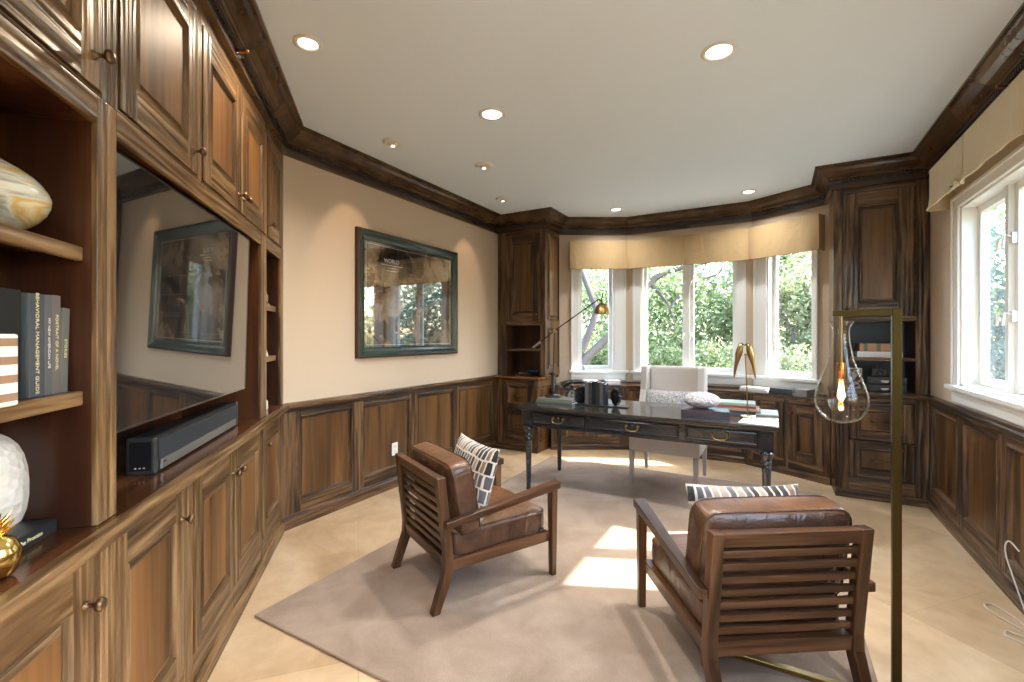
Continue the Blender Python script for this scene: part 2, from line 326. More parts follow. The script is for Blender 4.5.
def window(n, fr, x0, x1, z0, z1, panes, casing=(.09, .09), apron=True, outer=None):
    """x0..x1 z0..z1 = wall opening; panes = glass columns"""
    root = empty(f'window_{n}', None, None, fr.w(0), fr.t, kind='structure')
    cx0, cx1 = x0-casing[0]+.02, x1+casing[1]-.02; ct = z1+.07
    b = MB()
    for a, c in ((cx0, x0+.004), (x1-.004, cx1)):
        b.box(a, c, -.022, 0, z0-.02, z1-.0045, TRIMW)
        lo, hi = (a, a+.022) if a == cx0 else (c-.022, c)
        b.box(lo, hi, -.034, -.0225, z0-.02, ct-.0225, TRIMW)
    b.box(cx0, cx1, -.022, 0, z1-.004, ct, TRIMW); b.box(cx0, cx1, -.034, -.0225, ct-.022, ct, TRIMW)
    tb = b.build('casing', root, bevel=.003)
    b = MB(); t = .02; jd = .124 if fr is FRt else .17
    b.box(x0, x0+t, -.005, jd, z0, z1, TRIMW); b.box(x1-t, x1, -.005, jd, z0, z1, TRIMW); b.box(x0, x1, -.005, jd, z1-t, z1, TRIMW); b.box(x0, x1, -.005, jd, z0, z0+t*.6, TRIMW)
    for (a, c), (d, e) in zip(panes, panes[1:]): b.box(c+.0445, d-.0445, .05, .122, z0, z1, TRIMW)
    b.build('jamb', root, bevel=.002)
    b = MB(); b.box(cx0-.03, cx1+.03, -.06, .04, z0-.03, z0, TRIMW); b.box(cx0, cx1, -.028, 0, z0-.115, z0-.03, TRIMW); b.box(cx0-.01, cx1+.01, -.04, 0, z0-.045, z0-.03, TRIMW)
    b.build('sill', root, bevel=.006)
    for a, c in panes:
        b = MB(); f = .045; za, zb = z0+.012, z1-t
        for q in ((a-f, a, za, zb), (c, c+f, za, zb)): b.box(q[0], q[1], .075, .12, q[2], q[3], TRIMW)
        b.box(a, c, .075, .12, za, za+f, TRIMW); b.box(a, c, .075, .12, zb-f, zb, TRIMW)
        b.rings(a-.001, c+.001, za+f-.001, zb-f+.001, [(0, .079), (.012, .092)], TRIMW) if False else None
        s = b.build('sash', root, bevel=.003)
        g = MB(); g.box(a, c, .110, .114, za+f, zb-f, GLASS); g.build('glass', s)
        if n in (2, 4):
            h = MB(); xx = c+f/2 if (a+c) < (panes[0][0]+panes[-1][1]) else a-f/2
            for zz in (za+.42, zb-.30):
                h.box(xx-.014, xx+.014, .055, .075, zz-.03, zz+.03, TRIMW); h.tube([(xx, .055, zz+.01), (xx, .03, zz+.02), (xx-.02, .028, zz-.05)], .007, TRIMW)
            h.build('latch', s)
        elif True:
            h = MB(); h.box((a+c)/2-.05, (a+c)/2+.05, .05, .075, za+.002, za+.022, TRIMW); h.tube([((a+c)/2-.03, .05, za+.02), ((a+c)/2+.03, .04, za+.03)], .006, TRIMW); h.build('crank', s)
    return root
window(1, FBA, -.60, -.155, .91, 2.27, [(-.545, -.21)], (.115, .15))
window(2, FBB, .17, 1.215, .91, 2.27, [(.222, .634), (.76, 1.166)], (.115, .105))
window(3, FBC, .16, .62, .91, 2.27, [(.215, .57)], (.155, .065))
window(4, FRt, -4.10, -3.09, 1.0, 2.18, [(-4.045, -3.645), (-3.515, -3.155)], (.11, .11))
window(5, FRt, -1.6, .9, 1.0, 2.17, [(-1.54, -.85), (-.70, .0), (.15, .84)], (.11, .11))
window(6, Fr(1.4, -3.0, 180), .9, 3.5, .25, 2.35, [(.97, 1.75), (1.85, 2.55), (2.65, 3.43)], (.11, .11))  # unseen rear window, added to bring daylight in from behind

# crown moulding swept along the whole room
def sweep(b, path, prof, mats, closed=False):
    P = [Vector(p) for p in path]; n = len(P); nor = []
    for i in range(n-1):
        d = (P[i+1]-P[i]).normalized(); nor.append(Vector((d.y, -d.x)))
    off = []
    for i in range(n):
        if i == 0: off.append(nor[0])
        elif i == n-1: off.append(nor[-1])
        else: a, c = nor[i-1], nor[i]; off.append((a+c)/(1+a.dot(c)))
    for i in range(n-1):
        for j, ((o0, z0), (o1, z1)) in enumerate(zip(prof, prof[1:])):
            q = lambda k, o, z: (P[k].x+off[k].x*o, P[k].y+off[k].y*o, z)
            b.poly([q(i, o0, z0), q(i+1, o0, z0), q(i+1, o1, z1), q(i, o1, z1)], mats[j] if isinstance(mats, list) else mats)
    return P, nor, off
p_near = FL.w(-3.3)[:2]
path = [p_near, (-2.93, 1.982), (-2.93, YU), (-2.285, YU), (-2.285, 5.22), (-1.575, 5.63), (-.21, 5.63), (.435, 5.2577), (.435, YU), (1.066, YU), (1.066, -3.0)]
prof = [(0.14, H), (.14, H-.016), (.128, H-.019), (.128, H-.026), (.118, H-.032), (.105, H-.052), (.078, H-.074), (.052, H-.086), (.052, H-.094), (.040, H-.098), (.040, H-.108), (.022, H-.112), (.022, H-.170), (.030, H-.172), (.030, H-.186), (0, H-.188)]
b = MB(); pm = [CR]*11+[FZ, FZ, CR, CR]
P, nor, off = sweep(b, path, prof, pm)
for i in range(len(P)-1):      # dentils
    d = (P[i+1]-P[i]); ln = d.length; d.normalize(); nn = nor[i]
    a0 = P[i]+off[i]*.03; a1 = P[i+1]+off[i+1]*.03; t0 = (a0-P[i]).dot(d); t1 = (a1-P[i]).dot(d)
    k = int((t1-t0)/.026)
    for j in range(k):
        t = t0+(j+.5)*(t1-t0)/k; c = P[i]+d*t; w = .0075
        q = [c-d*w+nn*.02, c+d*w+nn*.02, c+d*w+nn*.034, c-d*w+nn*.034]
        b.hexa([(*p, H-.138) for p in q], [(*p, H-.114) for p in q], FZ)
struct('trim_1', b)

# wainscot
def wainscot(n, fr, x0, x1, panels):
    b = MB(); hs = [(a, c, .165, .765) for a, c in panels]
    b.slab(x0, x1, .09, .80, -.022, 0, hs, DZ, DX)
    for a, c, z0, z1 in hs: b.rings(a, c, z0, z1, [(0, -.022), (.006, -.027), (.014, -.014), (.02, -.008), (.028, -.006)], DZ, DP, DX)
    b.prism([(0, 0), (-.04, 0), (-.04, .07), (-.03, .085), (-.022, .092), (0, .092)], 'x', x0, x1, DX)
    b.prism([(0, .80), (-.028, .80), (-.030, .815), (-.040, .826), (-.050, .832), (-.052, ZW-.012), (-.046, ZW), (0, ZW)], 'x', x0, x1, DX)
    return struct(f'trim_{n}', b, loc=fr.w(0), rot=(0, 0, fr.t))
wainscot(2, FA, 1.958, YU+.3, [(2.10, 2.555), (2.675, 3.215), (3.33, 3.865), (3.985, 4.60)])
wainscot(3, FRt, -YU, 3.0, [(-4.64, -4.10), (-3.98, -3.46), (-3.34, -2.80), (-2.68, -2.14), (-2.02, -1.48), (-1.36, -.82), (-.7, .1)])

# ------------------------------------------------------------------ cabinet parts
def knob(parent, x, z, y=0, m=None):
    b = MB(); b.lathe([(.011, 0), (.011, .003), (.006, .006), (.005, .018), (.009, .022), (.0155, .027), (.0165, .033), (.012, .039), (0, .041)], m or BRZ, (x, y, z), 16, 'y'); return b.build('knob', parent)
def door(parent, x0, x1, z0, z1, ks, kz, W=(WZ, WX, PZ), sw=.075, rw=.085, name='door', y=0):
    b = MB(); f = -.004+y; t = .018+y
    b.box(x0, x0+sw, f, t, z0, z1, W[0]); b.box(x1-sw, x1, f, t, z0, z1, W[0])
    b.box(x0+sw, x1-sw, f, t, z0, z0+rw, W[1]); b.box(x0+sw, x1-sw, f, t, z1-rw, z1, W[1])
    b.rings(x0+sw, x1-sw, z0+rw, z1-rw, [(0, f), (.004, f-.004), (.010, f+.003), (.014, f+.011), (.020, f+.011), (.028, f+.006), (.032, f+.006)], W[0], W[2], W[1])
    d = b.build(name, parent)
    if ks is not None:
        kx = x0+.035 if ks == 'l' else x1-.035 if ks == 'r' else (x0+x1)/2
        knob(d, kx, kz, f)
    return d
def drawer(parent, x0, x1, z0, z1, W, pull=True, fw=.05, y=0):
    b = MB(); f = -.004+y; t = .018+y
    b.box(x0, x0+fw, f, t, z0, z1, W[0]); b.box(x1-fw, x1, f, t, z0, z1, W[0]); b.box(x0+fw, x1-fw, f, t, z0, z0+fw, W[1]); b.box(x0+fw, x1-fw, f, t, z1-fw, z1, W[1])
    b.rings(x0+fw, x1-fw, z0+fw, z1-fw, [(0, f), (.005, f-.006), (.012, f+.004), (.014, f+.008), (.022, f+.008)], W[0], W[2], W[1])
    d = b.build('drawer', parent)
    if pull:
        c, zc = (x0+x1)/2, (z0+z1)/2; h = MB()
        h.tube([(c-.06, f+.008, zc), (c-.055, f-.018, zc-.002), (c, f-.028, zc-.006), (c+.055, f-.018, zc-.002), (c+.06, f+.008, zc)], [.006, .005, .006, .005, .006], BRZ); h.build('pull', d)
    return d
def carcass(parent, x0, x1, z0, z1, depth, holes, W=(WZ, WX), inside=None, shelves=(), toe=False, side=None, name='body'):
    b = MB(); ins = inside or NI; t = .02
    b.slab(x0, x1, z0, z1, 0, .022, holes, *W)
    b.box(x0, x0+t, .022, depth, z0, z1, side or ins); b.box(x1-t, x1, .022, depth, z0, z1, side or ins)
    b.box(x0+t, x1-t, depth-.012, depth, z0, z1, ins); b.box(x0+t, x1-t, .022, depth-.012, z0, z0+t, ins); b.box(x0+t, x1-t, .022, depth-.012, z1-t, z1, ins)
    if toe: b.prism([(0, z0), (-.016, z0), (-.016, z0+.05), (-.008, z0+.062), (0, z0+.066)], 'x', x0, x1, W[1])
    return b.build(name, parent, bevel=.0015, seg=1)
def near_fn(v): return v
g = .004
# ---- built-in wall, lower units (local x = -s)
lows = [(-3.3, -2.075, [(-2.98, -2.11, 'r')], 'wooden base cabinet nearest the camera, under the bookcase with the amber vase'),
        (-2.075, -1.545, [(-2.036, -1.587, 'r')], 'wooden base cabinet with one door, standing below the upright post left of the television'),
        (-1.545, -.545, [(-1.505, -1.042, 'r'), (-1.036, -.565, 'l')], 'wooden base cabinet with a pair of doors, under the soundbar'),
        (-.545, .010, [(-.525, -.055, 'l')], 'narrow one-door base cabinet at the far end, next to the panelled picture wall')]
for x0, x1, ds, lab in lows:
    t = empty('base_cabinet', lab, 'cabinet', FL.w(x0), FL.t, 'base cabinets of the built-in wall')
    carcass(t, 0, x1-x0, 0, .828, .40, [(a-x0-g, c-x0+g, .171-g, .797+g) for a, c, _ in ds], toe=True)
    for a, c, k in ds: door(t, a-x0, c-x0, .171, .797, k, .70)
# countertop with moulded nosing
b = MB(); b.prism([(.40, .829), (-.022, .829), (-.022, .836), (-.032, .842), (-.042, .848), (-.044, ZW-.006), (-.038, ZW), (.40, ZW)], 'x', 0, 3.295, NX)
b.box(0, 3.295, -.046, -.012, .8285, ZW+.0005, WX)
tag(b.build('countertop', loc=FL.w(-3.3), rot=(0, 0, FL.t), bevel=.003), 'long polished brown wooden countertop running along the built-in wall below the television', 'countertop')
# bookcase, television niche, narrow bookcase
def open_unit(name, label, x0, x1, hole, shelves, cat):
    t = empty(name, label, cat, FL.w(x0, 0, ZW), FL.t)
    a, c, z0, z1 = hole; a -= x0; c -= x0; z0 -= ZW; z1 -= ZW
    b = MB(); w = x1-x0; top = 1.905-ZW
    b.slab(0, w, .001, top, 0, .014, [(a, c, z0-.01, z1)], WZ, WX)
    b.build('face_frame', t, bevel=.002)
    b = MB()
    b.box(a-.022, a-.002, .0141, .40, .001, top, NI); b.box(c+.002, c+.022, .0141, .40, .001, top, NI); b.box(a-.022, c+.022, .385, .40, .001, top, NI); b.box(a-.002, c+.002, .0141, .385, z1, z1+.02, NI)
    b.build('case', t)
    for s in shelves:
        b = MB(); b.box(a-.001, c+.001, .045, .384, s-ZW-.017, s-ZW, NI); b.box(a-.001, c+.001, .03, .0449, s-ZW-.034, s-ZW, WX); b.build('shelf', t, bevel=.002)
    return t
open_unit('bookcase', 'open wooden bookcase bay at the left edge, holding the books and the amber vase', -3.3, -2.044, (-2.98, -2.085, ZW, 1.838), [1.19, 1.536], 'bookcase')
open_unit('television_niche', 'open wooden wall niche framing the large television', -2.044, -.5, (-2.003, -.554, ZW, 1.838), [], 'niche')
open_unit('bookcase', 'narrow open wooden bookcase bay at the right of the television, next to the beige wall', -.5, .035, (-.43, -.045, ZW, 1.838), [1.197, 1.519], 'bookcase')
ups = [(-3.3, -2.03, [(-2.98, -2.072, 'r')], 'upper wall cabinet nearest the camera, above the amber vase bookcase'),
       (-2.03, -1.45, [(-1.993, -1.481, 'r')], 'upper wall cabinet with one tall door, above the left half of the television'),
       (-1.45, -.43, [(-1.423, -.943, 'r'), (-.937, -.455, 'l')], 'upper wall cabinet with a pair of doors, above the right half of the television'),
       (-.43, .035, [(-.41, -.03, 'l')], 'upper one-door wall cabinet at the far end, above the narrow bookcase bay')]
for x0, x1, ds, lab in ups:
    t = empty('wall_cabinet', lab, 'cabinet', FL.w(x0, 0, 1.906), FL.t, 'upper cabinets of the built-in wall')
    carcass(t, 0, x1-x0, 0, H-1.906-.001, .40, [(a-x0-g, c-x0+g, .012-g, .60+g) for a, c, _ in ds])
    for a, c, k in ds: door(t, a-x0, c-x0, .012, .60, k, .085, sw=.085, rw=.095)

# ---- tall corner cabinets
DW = (DZ, DX, DP)
def side_panel(b, x, y0, y1, z0, z1, sgn, m1, m2):      # raised panel on a side face at x, normal sgn*x
    pr = [(0, 0), (.006, .005), (.014, -.008), (.03, -.008), (.05, 0)]
    def rect(i, d): return [(x+sgn*d, y0+i, z0+i), (x+sgn*d, y1-i, z0+i), (x+sgn*d, y1-i, z1-i), (x+sgn*d, y0+i, z1-i)]
    for (i0, d0), (i1, d1) in zip(pr, pr[1:]):
        a, c = rect(i0, d0+.001), rect(i1, d1+.009)
        for k in range(4): b.poly([a[k], a[(k+1) % 4], c[(k+1) % 4], c[k]], m1)
    b.poly(rect(.05, .009), m2)
t = empty('tall_corner_cabinet', 'tall dark corner cabinet left of the bay windows, holding a blue bowl', 'cabinet', (-2.93, YB, 0)); ox = -2.93; oy = YB
x0, x1 = 0, .60; xu = .645
carcass(t, .02, x1, 0, .83, .50, [(-2.77-ox, -2.40-ox, .18, .80)], (DZ, DX), toe=True, side=DP)
b = MB(); side_panel(b, x1, .05, .40, .12, .76, 1, DZ, DP); b.build('side_panel', t)
drawer(t, -2.766-ox, -2.404-ox, .495, .796, DW); drawer(t, -2.766-ox, -2.404-ox, .184, .485, DW)
b = MB(); b.prism([(-.03, .831), (-.046, .84), (-.048, ZW-.01), (-.04, ZW), (.50, ZW), (.50, .831)], 'x', .0, x1+.035, NX); b.build('ledge', t, bevel=.003)
b = MB(); dy = YU-YB
b.slab(.01, xu, ZW+.001, H-.001, dy, dy+.022, [(-2.80-ox, -2.35-ox, ZW-.1, 1.455), (-2.80-ox-g, -2.36-ox+g, 1.50-g, 2.52+g)], DZ, DX)
b.box(.01, .03, dy+.022, .55, ZW+.001, H-.001, NI); b.box(xu-.02, xu, dy+.022, .50, ZW+.001, H-.001, DP); b.box(.03, xu-.02, .46, .475, ZW+.001, H-.001, NI)
b.box(.03, xu-.02, dy+.022, .46, 1.456, 1.476, NI); b.box(.10, .12, dy+.022, .46, ZW+.001, 1.456, NI); b.box(-2.352-ox, -2.335-ox, dy+.022, .46, ZW+.001, 1.456, NI); b.build('upper_body', t, bevel=.0015, seg=1)
b = MB(); side_panel(b, xu, dy+.06, dy+.36, .95, 1.42, 1, DZ, DP); side_panel(b, xu, dy+.06, dy+.36, 1.52, 2.52, 1, DZ, DP); b.build('side_panel', t)
b = MB(); b.box(.121, -2.353-ox, dy+.03, .459, 1.158, 1.175, NI); b.box(.121, -2.353-ox, dy+.012, dy+.03, 1.150, 1.176, DX); b.build('shelf', t, bevel=.002)
door(t, -2.80-ox, -2.36-ox, 1.50, 2.52, 'r', 1.58, DW, .085, .09, y=dy)
t = empty('tall_corner_cabinet', 'tall dark corner cabinet right of the bay windows, behind the glass bulb lamp', 'cabinet', (.437, YB, 0)); ox = .437
W_ = 1.066-.03-ox
carcass(t, 0, W_, 0, .83, .52, [(.53-ox, .95-ox, .17, .79)], (DZ, DX), toe=True, side=DP)
b = MB(); side_panel(b, 0, .03, .25, .12, .76, -1, DZ, DP); b.build('side_panel', t)
drawer(t, .534-ox, .946-ox, .485, .786, DW, fw=.065); drawer(t, .534-ox, .946-ox, .174, .475, DW, fw=.065)
b = MB(); b.prism([(-.03, .831), (-.046, .84), (-.048, ZW-.01), (-.04, ZW), (.50, ZW), (.50, .831)], 'x', -.012, W_+.028, DX); b.build('ledge', t, bevel=.003)
b = MB()
b.slab(-.002, W_+.028, ZW+.001, H-.001, dy, dy+.022, [(.53-ox, .975-ox, ZW-.1, 1.445), (.50-ox-g, .965-ox+g, 1.49-g, 2.52+g)], DZ, DX)
b.box(-.002, .018, dy+.022, .46, ZW+.001, H-.001, DP); b.box(W_+.008, W_+.028, dy+.022, .55, ZW+.001, H-.001, NI); BK = cm('blue_grey_backing', (.09, .13, .18), .5)
b.box(.018, W_+.008, .455, .47, ZW+.001, H-.001, BK); b.box(.018, W_+.008, dy+.022, .455, 1.446, 1.47, NI); b.box(.075, .092, dy+.022, .455, ZW+.001, 1.446, NI); b.box(.976-ox, .99-ox, dy+.022, .455, ZW+.001, 1.446, NI)
b.build('upper_body', t, bevel=.0015, seg=1)
b = MB(); b.box(.093, .9755-ox, dy+.03, .454, 1.132, 1.147, NI); b.box(.093, .9755-ox, dy+.012, dy+.03, 1.122, 1.148, DX); b.build('shelf', t, bevel=.002)
door(t, .50-ox, .965-ox, 1.49, 2.52, 'l', 1.56, DW, .105, .115, y=dy)

# ---- bay base cabinets and counter
def bay_cab(fr, x0, x1, yf, doors, label, depth=.22):
    t = empty('window_cabinet', label, 'cabinet', fr.w(x0, yf, 0), fr.t)
    w = x1-x0; hs = [(a-g, c+g, .15-g, .68+g) for a, c in doors]
    carcass(t, 0, w, 0, .722, depth, hs, (DZ, DX), toe=True)
    for i, (a, c) in enumerate(doors): door(t, a, c, .15, .68, 'l' if i % 2 else 'r', .60, DW, .075, .08)
BD = .25
bay_cab(FBA, -.955, -.068, -BD, [(.12, .44), (.47, .79)], 'low window cabinet below the left bay window, behind the desk', .1)
bay_cab(FBB, .0675, 1.2970, -BD, [(.03, .60), (.63, 1.20)], 'low window cabinet below the middle bay windows, behind the cream chair', .1)
bay_cab(FBC, .068, .884, -BD, [(.10, .40), (.45, .75)], 'low window cabinet below the right bay window, left of the corner cabinet', .1)
def offpt(o):   # inner offset polyline of the bay walls
    return [(-2.32, 5.63-(2.32-1.575)*math.tan(R(30))-o/math.cos(R(30))), (-1.575+o*math.tan(R(15)), 5.63-o), (-.21-o*math.tan(R(15)), 5.63-o), (.435, 5.63-.645*math.tan(R(30))-o/math.cos(R(30)))]
A_, B_ = offpt(.003), offpt(BD+.028)
A_[0] = (-2.282, A_[0][1]+.02); B_[0] = (-2.282, B_[0][1]+.022)
b = MB(); poly = A_+B_[::-1]; b.prism(poly, 'z', .724, .755, DX)
tag(b.build('window_counter', bevel=.008), 'dark wooden counter following the bay under the three windows', 'countertop')
b = MB(); sweep(b, [(-2.29, 5.63-(2.29-1.575)*math.tan(R(30))), (-1.575, 5.63), (-.21, 5.63), (.435, 5.2577)], [(0, .772), (.014, .772), (.018, .756), (0, .756)], DX); struct('trim_4', b)

# ------------------------------------------------------------------ rug
b = MB(); b.box(-1.235, 1.235, -1.665, 1.665, 0, .014, RUG)
tag(b.build('area_rug', loc=(-.895, 2.955, .0005), bevel=.006), 'large plain taupe rug under the armchairs and desk', 'rug')

# ------------------------------------------------------------------ armchairs
def cushion_box(w, d, h, m, puff=.012, n=9, rad=.03):
    b = MB()
    import itertools
    def f(u, v, s):     # puffed face height
        return s*(h/2+puff*(1-u**4)*(1-v**4))
    vs = []; fs = []
    # superquadric-like box
    nu, nv = 28, 14
    def sg(c, e): return math.copysign(abs(c)**e, c)
    for j in range(nv+1):
        ph = -PI/2+PI*j/nv
        for i in range(nu):
            th = 2*PI*i/nu
            x = sg(math.cos(ph), .28)*sg(math.cos(th), .22); y = sg(math.cos(ph), .28)*sg(math.sin(th), .22); z = sg(math.sin(ph), .35)
            X, Y = x*w/2, y*d/2; Z = z*(h/2)+(puff*(1-min(1, abs(x))**3)*(1-min(1, abs(y))**3) if z > 0 else -.3*puff*(1-min(1, abs(x))**3)*(1-min(1, abs(y))**3))
            vs.append((X, Y, Z))
    for j in range(nv):
        for i in range(nu): fs.append((j*nu+i, j*nu+(i+1) % nu, (j+1)*nu+(i+1) % nu, (j+1)*nu+i))
    b.faces(vs, fs, m, True); return b
def piping(w, d, z, m, r=.005):
    b = MB(); pts = []; rr = .06
    for cx, cy, a0 in ((w/2-rr, d/2-rr, 0), (-w/2+rr, d/2-rr, 90), (-w/2+rr, -d/2+rr, 180), (w/2-rr, -d/2+rr, 270)):
        for k in range(5): a = R(a0+k*22.5); pts.append((cx+rr*math.cos(a), cy+rr*math.sin(a), z))
    pts.append(pts[0]); b.tube(pts, r, m, 6); return b
def armchair(label, loc, rz, top_m):
    t = empty('armchair', label, 'armchair', loc, rz, 'pair of slatted leather armchairs')
    w = .29
    for s in (-1, 1):
        xo, xi = s*w, s*(w-.042); a, c = min(xo, xi), max(xo, xi)
        # bent rear leg running up into the back post
        prof = [(-.022, 0), (.018, 0), (.092, .19), (.088, .25), (.046, .640), (.002, .640), (.045, .25), (.042, .19)]
        b = MB(); loopL = prof
        vs = [(a, y, z) for y, z in prof]+[(c, y, z) for y, z in prof]; n = 8
        b.faces(vs, [(0, 1, 2, 7), (7, 2, 3, 6), (6, 3, 4, 5), (8, 15, 10, 9), (15, 14, 11, 10), (14, 13, 12, 11)]+[(i, (i+1) % 8, 8+(i+1) % 8, 8+i) for i in range(8)], CHZ)
        b.build('leg', t, bevel=.004)
        fo, fi = s*(w+.020), s*(w-.022); a2, c2 = min(fo, fi), max(fo, fi)
        b = MB(); b.hexa([(a2+.004, .675, 0), (c2-.004, .675, 0), (c2-.004, .705, 0), (a2+.004, .705, 0)], [(a2, .668, .47), (c2, .668, .47), (c2, .712, .475), (a2, .712, .475)], CHZ); b.build('leg', t, bevel=.004)
        ao, ai = s*(w+.040), s*(w+.001)
        ai = s*(w-.022)
        ar = MB(); a3, c3 = min(s*(w+.001), s*(w+.034)), max(s*(w+.001), s*(w+.034))
        ar.hexa([(a3, .035, .402), (c3, .035, .402), (c3, .035, .436), (a3, .035, .436)], [(min(s*(w+.03), s*(w-.03)), .725, .474), (max(s*(w+.03), s*(w-.03)), .725, .474), (max(s*(w+.03), s*(w-.03)), .725, .512), (min(s*(w+.03), s*(w-.03)), .725, .512)], CHW)
        ar.build('armrest', t, bevel=.004)
        sr = MB(); a4, c4 = min(s*(w-.004), s*(w-.034)), max(s*(w-.004), s*(w-.034)); sr.box(a4, c4, .085, .675, .186, .236, CHW); sr.build('side_rail', t, bevel=.003)
    x = w-.042
    def back(z, off=0): return .022+(.64-z)*.115+off       # y of the post's centre line
    def slat(z0, z1, th, nm):
        b = MB(); q = lambda z, e: (back(z)+e)
        b.hexa([(-x, q(z0, -th/2), z0), (x, q(z0, -th/2), z0), (x, q(z0, th/2), z0), (-x, q(z0, th/2), z0)], [(-x, q(z1, -th/2), z1), (x, q(z1, -th/2), z1), (x, q(z1, th/2), z1), (-x, q(z1, th/2), z1)], CHX)
        b.build(nm, t, bevel=.003)
    slat(.590, .639, .04, 'top_rail'); slat(.188, .245, .04, 'bottom_rail')
    for k in range(7): z = .262+k*.0472; slat(z, z+.027, .016, 'slat')
    b = MB(); b.box(-x-.01, x+.01, .64, .672, .190, .236, CHX); b.build('front_rail', t, bevel=.003)
    b = MB()
    for k in range(7): yy = .15+k*.075; b.box(-x-.006, x+.006, yy, yy+.03, .222, .228, BLK)
    b.build('webbing', t)
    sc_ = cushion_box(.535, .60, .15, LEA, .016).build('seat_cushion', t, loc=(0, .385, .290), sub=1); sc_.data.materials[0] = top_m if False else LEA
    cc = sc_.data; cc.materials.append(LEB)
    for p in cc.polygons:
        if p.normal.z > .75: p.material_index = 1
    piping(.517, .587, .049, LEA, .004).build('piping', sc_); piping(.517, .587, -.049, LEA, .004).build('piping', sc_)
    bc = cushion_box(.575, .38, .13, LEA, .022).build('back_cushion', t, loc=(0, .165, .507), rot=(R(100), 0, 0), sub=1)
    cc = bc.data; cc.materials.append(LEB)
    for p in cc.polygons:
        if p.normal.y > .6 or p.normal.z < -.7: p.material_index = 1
    piping(.561, .368, .049, LEA, .004).build('piping', bc); piping(.561, .368, -.049, LEA, .004).build('piping', bc)
    return t
RZ = .0145
armchair('slatted walnut armchair with brown leather cushions, left of the two, nearest the picture wall', (-1.632, 1.835, RZ), -math.atan2(.45, .893), LEB)
armchair('slatted walnut armchair with brown leather cushions, seen from behind beside the brass lamp', (.062, 1.848, RZ), math.atan2(.556, .831), LEB)
def pillow(name, label, w, h, t, m, loc, rot, pm, grp=None, cat='cushion'):
    b = MB(); n = 16; vs = []; idx = {}
    for s in (1, -1):
        for j in range(n+1):
            for i in range(n+1):
                u, v = -1+2*i/n, -1+2*j/n
                k = ((1-u*u)*(1-v*v))**.42
                X = w/2*u*(1-.07*(1-v*v)); Z = h/2*v*(1-.07*(1-u*u))
                vs.append((X, s*t/2*k, Z))
    N1 = (n+1)**2; fs = []
    for o in (0, N1):
        for j in range(n):
            for i in range(n):
                q = [o+j*(n+1)+i, o+j*(n+1)+i+1, o+(j+1)*(n+1)+i+1, o+(j+1)*(n+1)+i]; fs.append(tuple(q))
    b.faces(vs, fs, m, True); o = b.build(name, loc=loc, rot=rot)
    bm = bmesh.new(); bm.from_mesh(o.data); bmesh.ops.remove_doubles(bm, verts=bm.verts, dist=.0004); bmesh.ops.recalc_face_normals(bm, faces=bm.faces); bm.to_mesh(o.data); bm.free()
    tag(o, label, cat, grp); return o
def chair_pt(c, rz, x, y, z): return (c[0]+x*math.cos(rz)-y*math.sin(rz), c[1]+x*math.sin(rz)+y*math.cos(rz), z)
rl, rr_ = -math.atan2(.45, .893), math.atan2(.556, .831)
pillow('throw_pillow', 'black and white block-print throw pillow on the left armchair', .50, .40, .13, PATT, chair_pt((-1.632, 1.835), rl, .03, .315, .55), (R(-16), 0, rl+R(-4)), WP, 'block-print pillows')
pillow('throw_pillow', 'black and tan block-print throw pillow showing above the right armchair back', .50, .40, .14, PATT, chair_pt((.062, 1.848), rr_, .02, .33, .508), (R(-10), R(2), rr_+R(1)), WP, 'block-print pillows')

# ------------------------------------------------------------------ desk
t = empty('writing_desk', 'long black writing desk with three brass-handled drawers and turned legs, on the rug', 'desk', (-.94, 3.835, RZ)); TD = .735-RZ
b = MB(); b.box(-.965, .965, -.39, .39, TD-.022, TD, DTOP); b.build('top', t, bevel=.004)
b = MB(); b.box(-.95, .95, -.375, .375, TD-.036, TD-.0225, DESK); b.build('top_moulding', t, bevel=.006)
b = MB(); za, zb = TD-.16, TD-.037; ya = -.352
dr = [(-.83, -.375), (-.325, .335), (.385, .84)]
b.slab(-.925, .925, za, zb, ya, ya+.02, [(a-.002, c+.002, za+.018, zb-.012) for a, c in dr], DESK, DESK)
b.box(-.925, .925, .332, .352, za, zb, DESK); b.box(-.925, -.905, ya+.02, .332, za, zb, DESK); b.box(.905, .925, ya+.02, .332, za, zb, DESK)
b.box(-.905, .905, ya+.05, .332, za, za+.01, DESK); b.box(-.932, .932, ya-.008, ya+.03, za-.012, za, DESK); b.box(.90, .932, ya, .36, za-.012, za, DESK); b.box(-.932, -.90, ya, .36, za-.012, za, DESK)
b.build('apron', t, bevel=.002)
for a, c in dr:
    d = MB(); d.box(a, c, ya-.002, ya+.3, za+.021, zb-.014, DESK)
    d.rings(a+.0, c-.0, za+.021, zb-.014, [(0, ya-.003), (.003, ya-.010), (.012, ya-.012), (.018, ya-.004), (.024, ya-.004)], DESK)
    do = d.build('drawer', t); cx = (a+c)/2; zc = (za+zb)/2+.012; h = MB()
    for s in (-1, 1): h.lathe([(.013, .004), (.013, .008), (.008, .010), (.007, .018), (.010, .021), (0, .024)], BRASS, (cx+s*.045, ya-.001, zc), 14, 'y')
    h.tube([(cx-.045, ya-.02, zc), (cx-.047, ya-.026, zc-.018), (cx-.032, ya-.030, zc-.032), (cx, ya-.031, zc-.036), (cx+.032, ya-.030, zc-.032), (cx+.047, ya-.026, zc-.018), (cx+.045, ya-.02, zc)], .0042, BRASS)
    h.lathe([(.005, .004), (.005, .006), (0, .0065)], BRASS, (cx, ya, zc+.004), 10, 'y'); h.build('handle', do)
lp = [(.012, 0), (.016, .004), (.020, .02), (.017, .035), (.019, .05), (.028, .42), (.030, .44), (.024, .45), (.024, .458), (.033, .466), (.033, .476), (.026, .484), (.034, .502), (.042, .520), (.043, .532), (.030, .545), (.026, .552)]
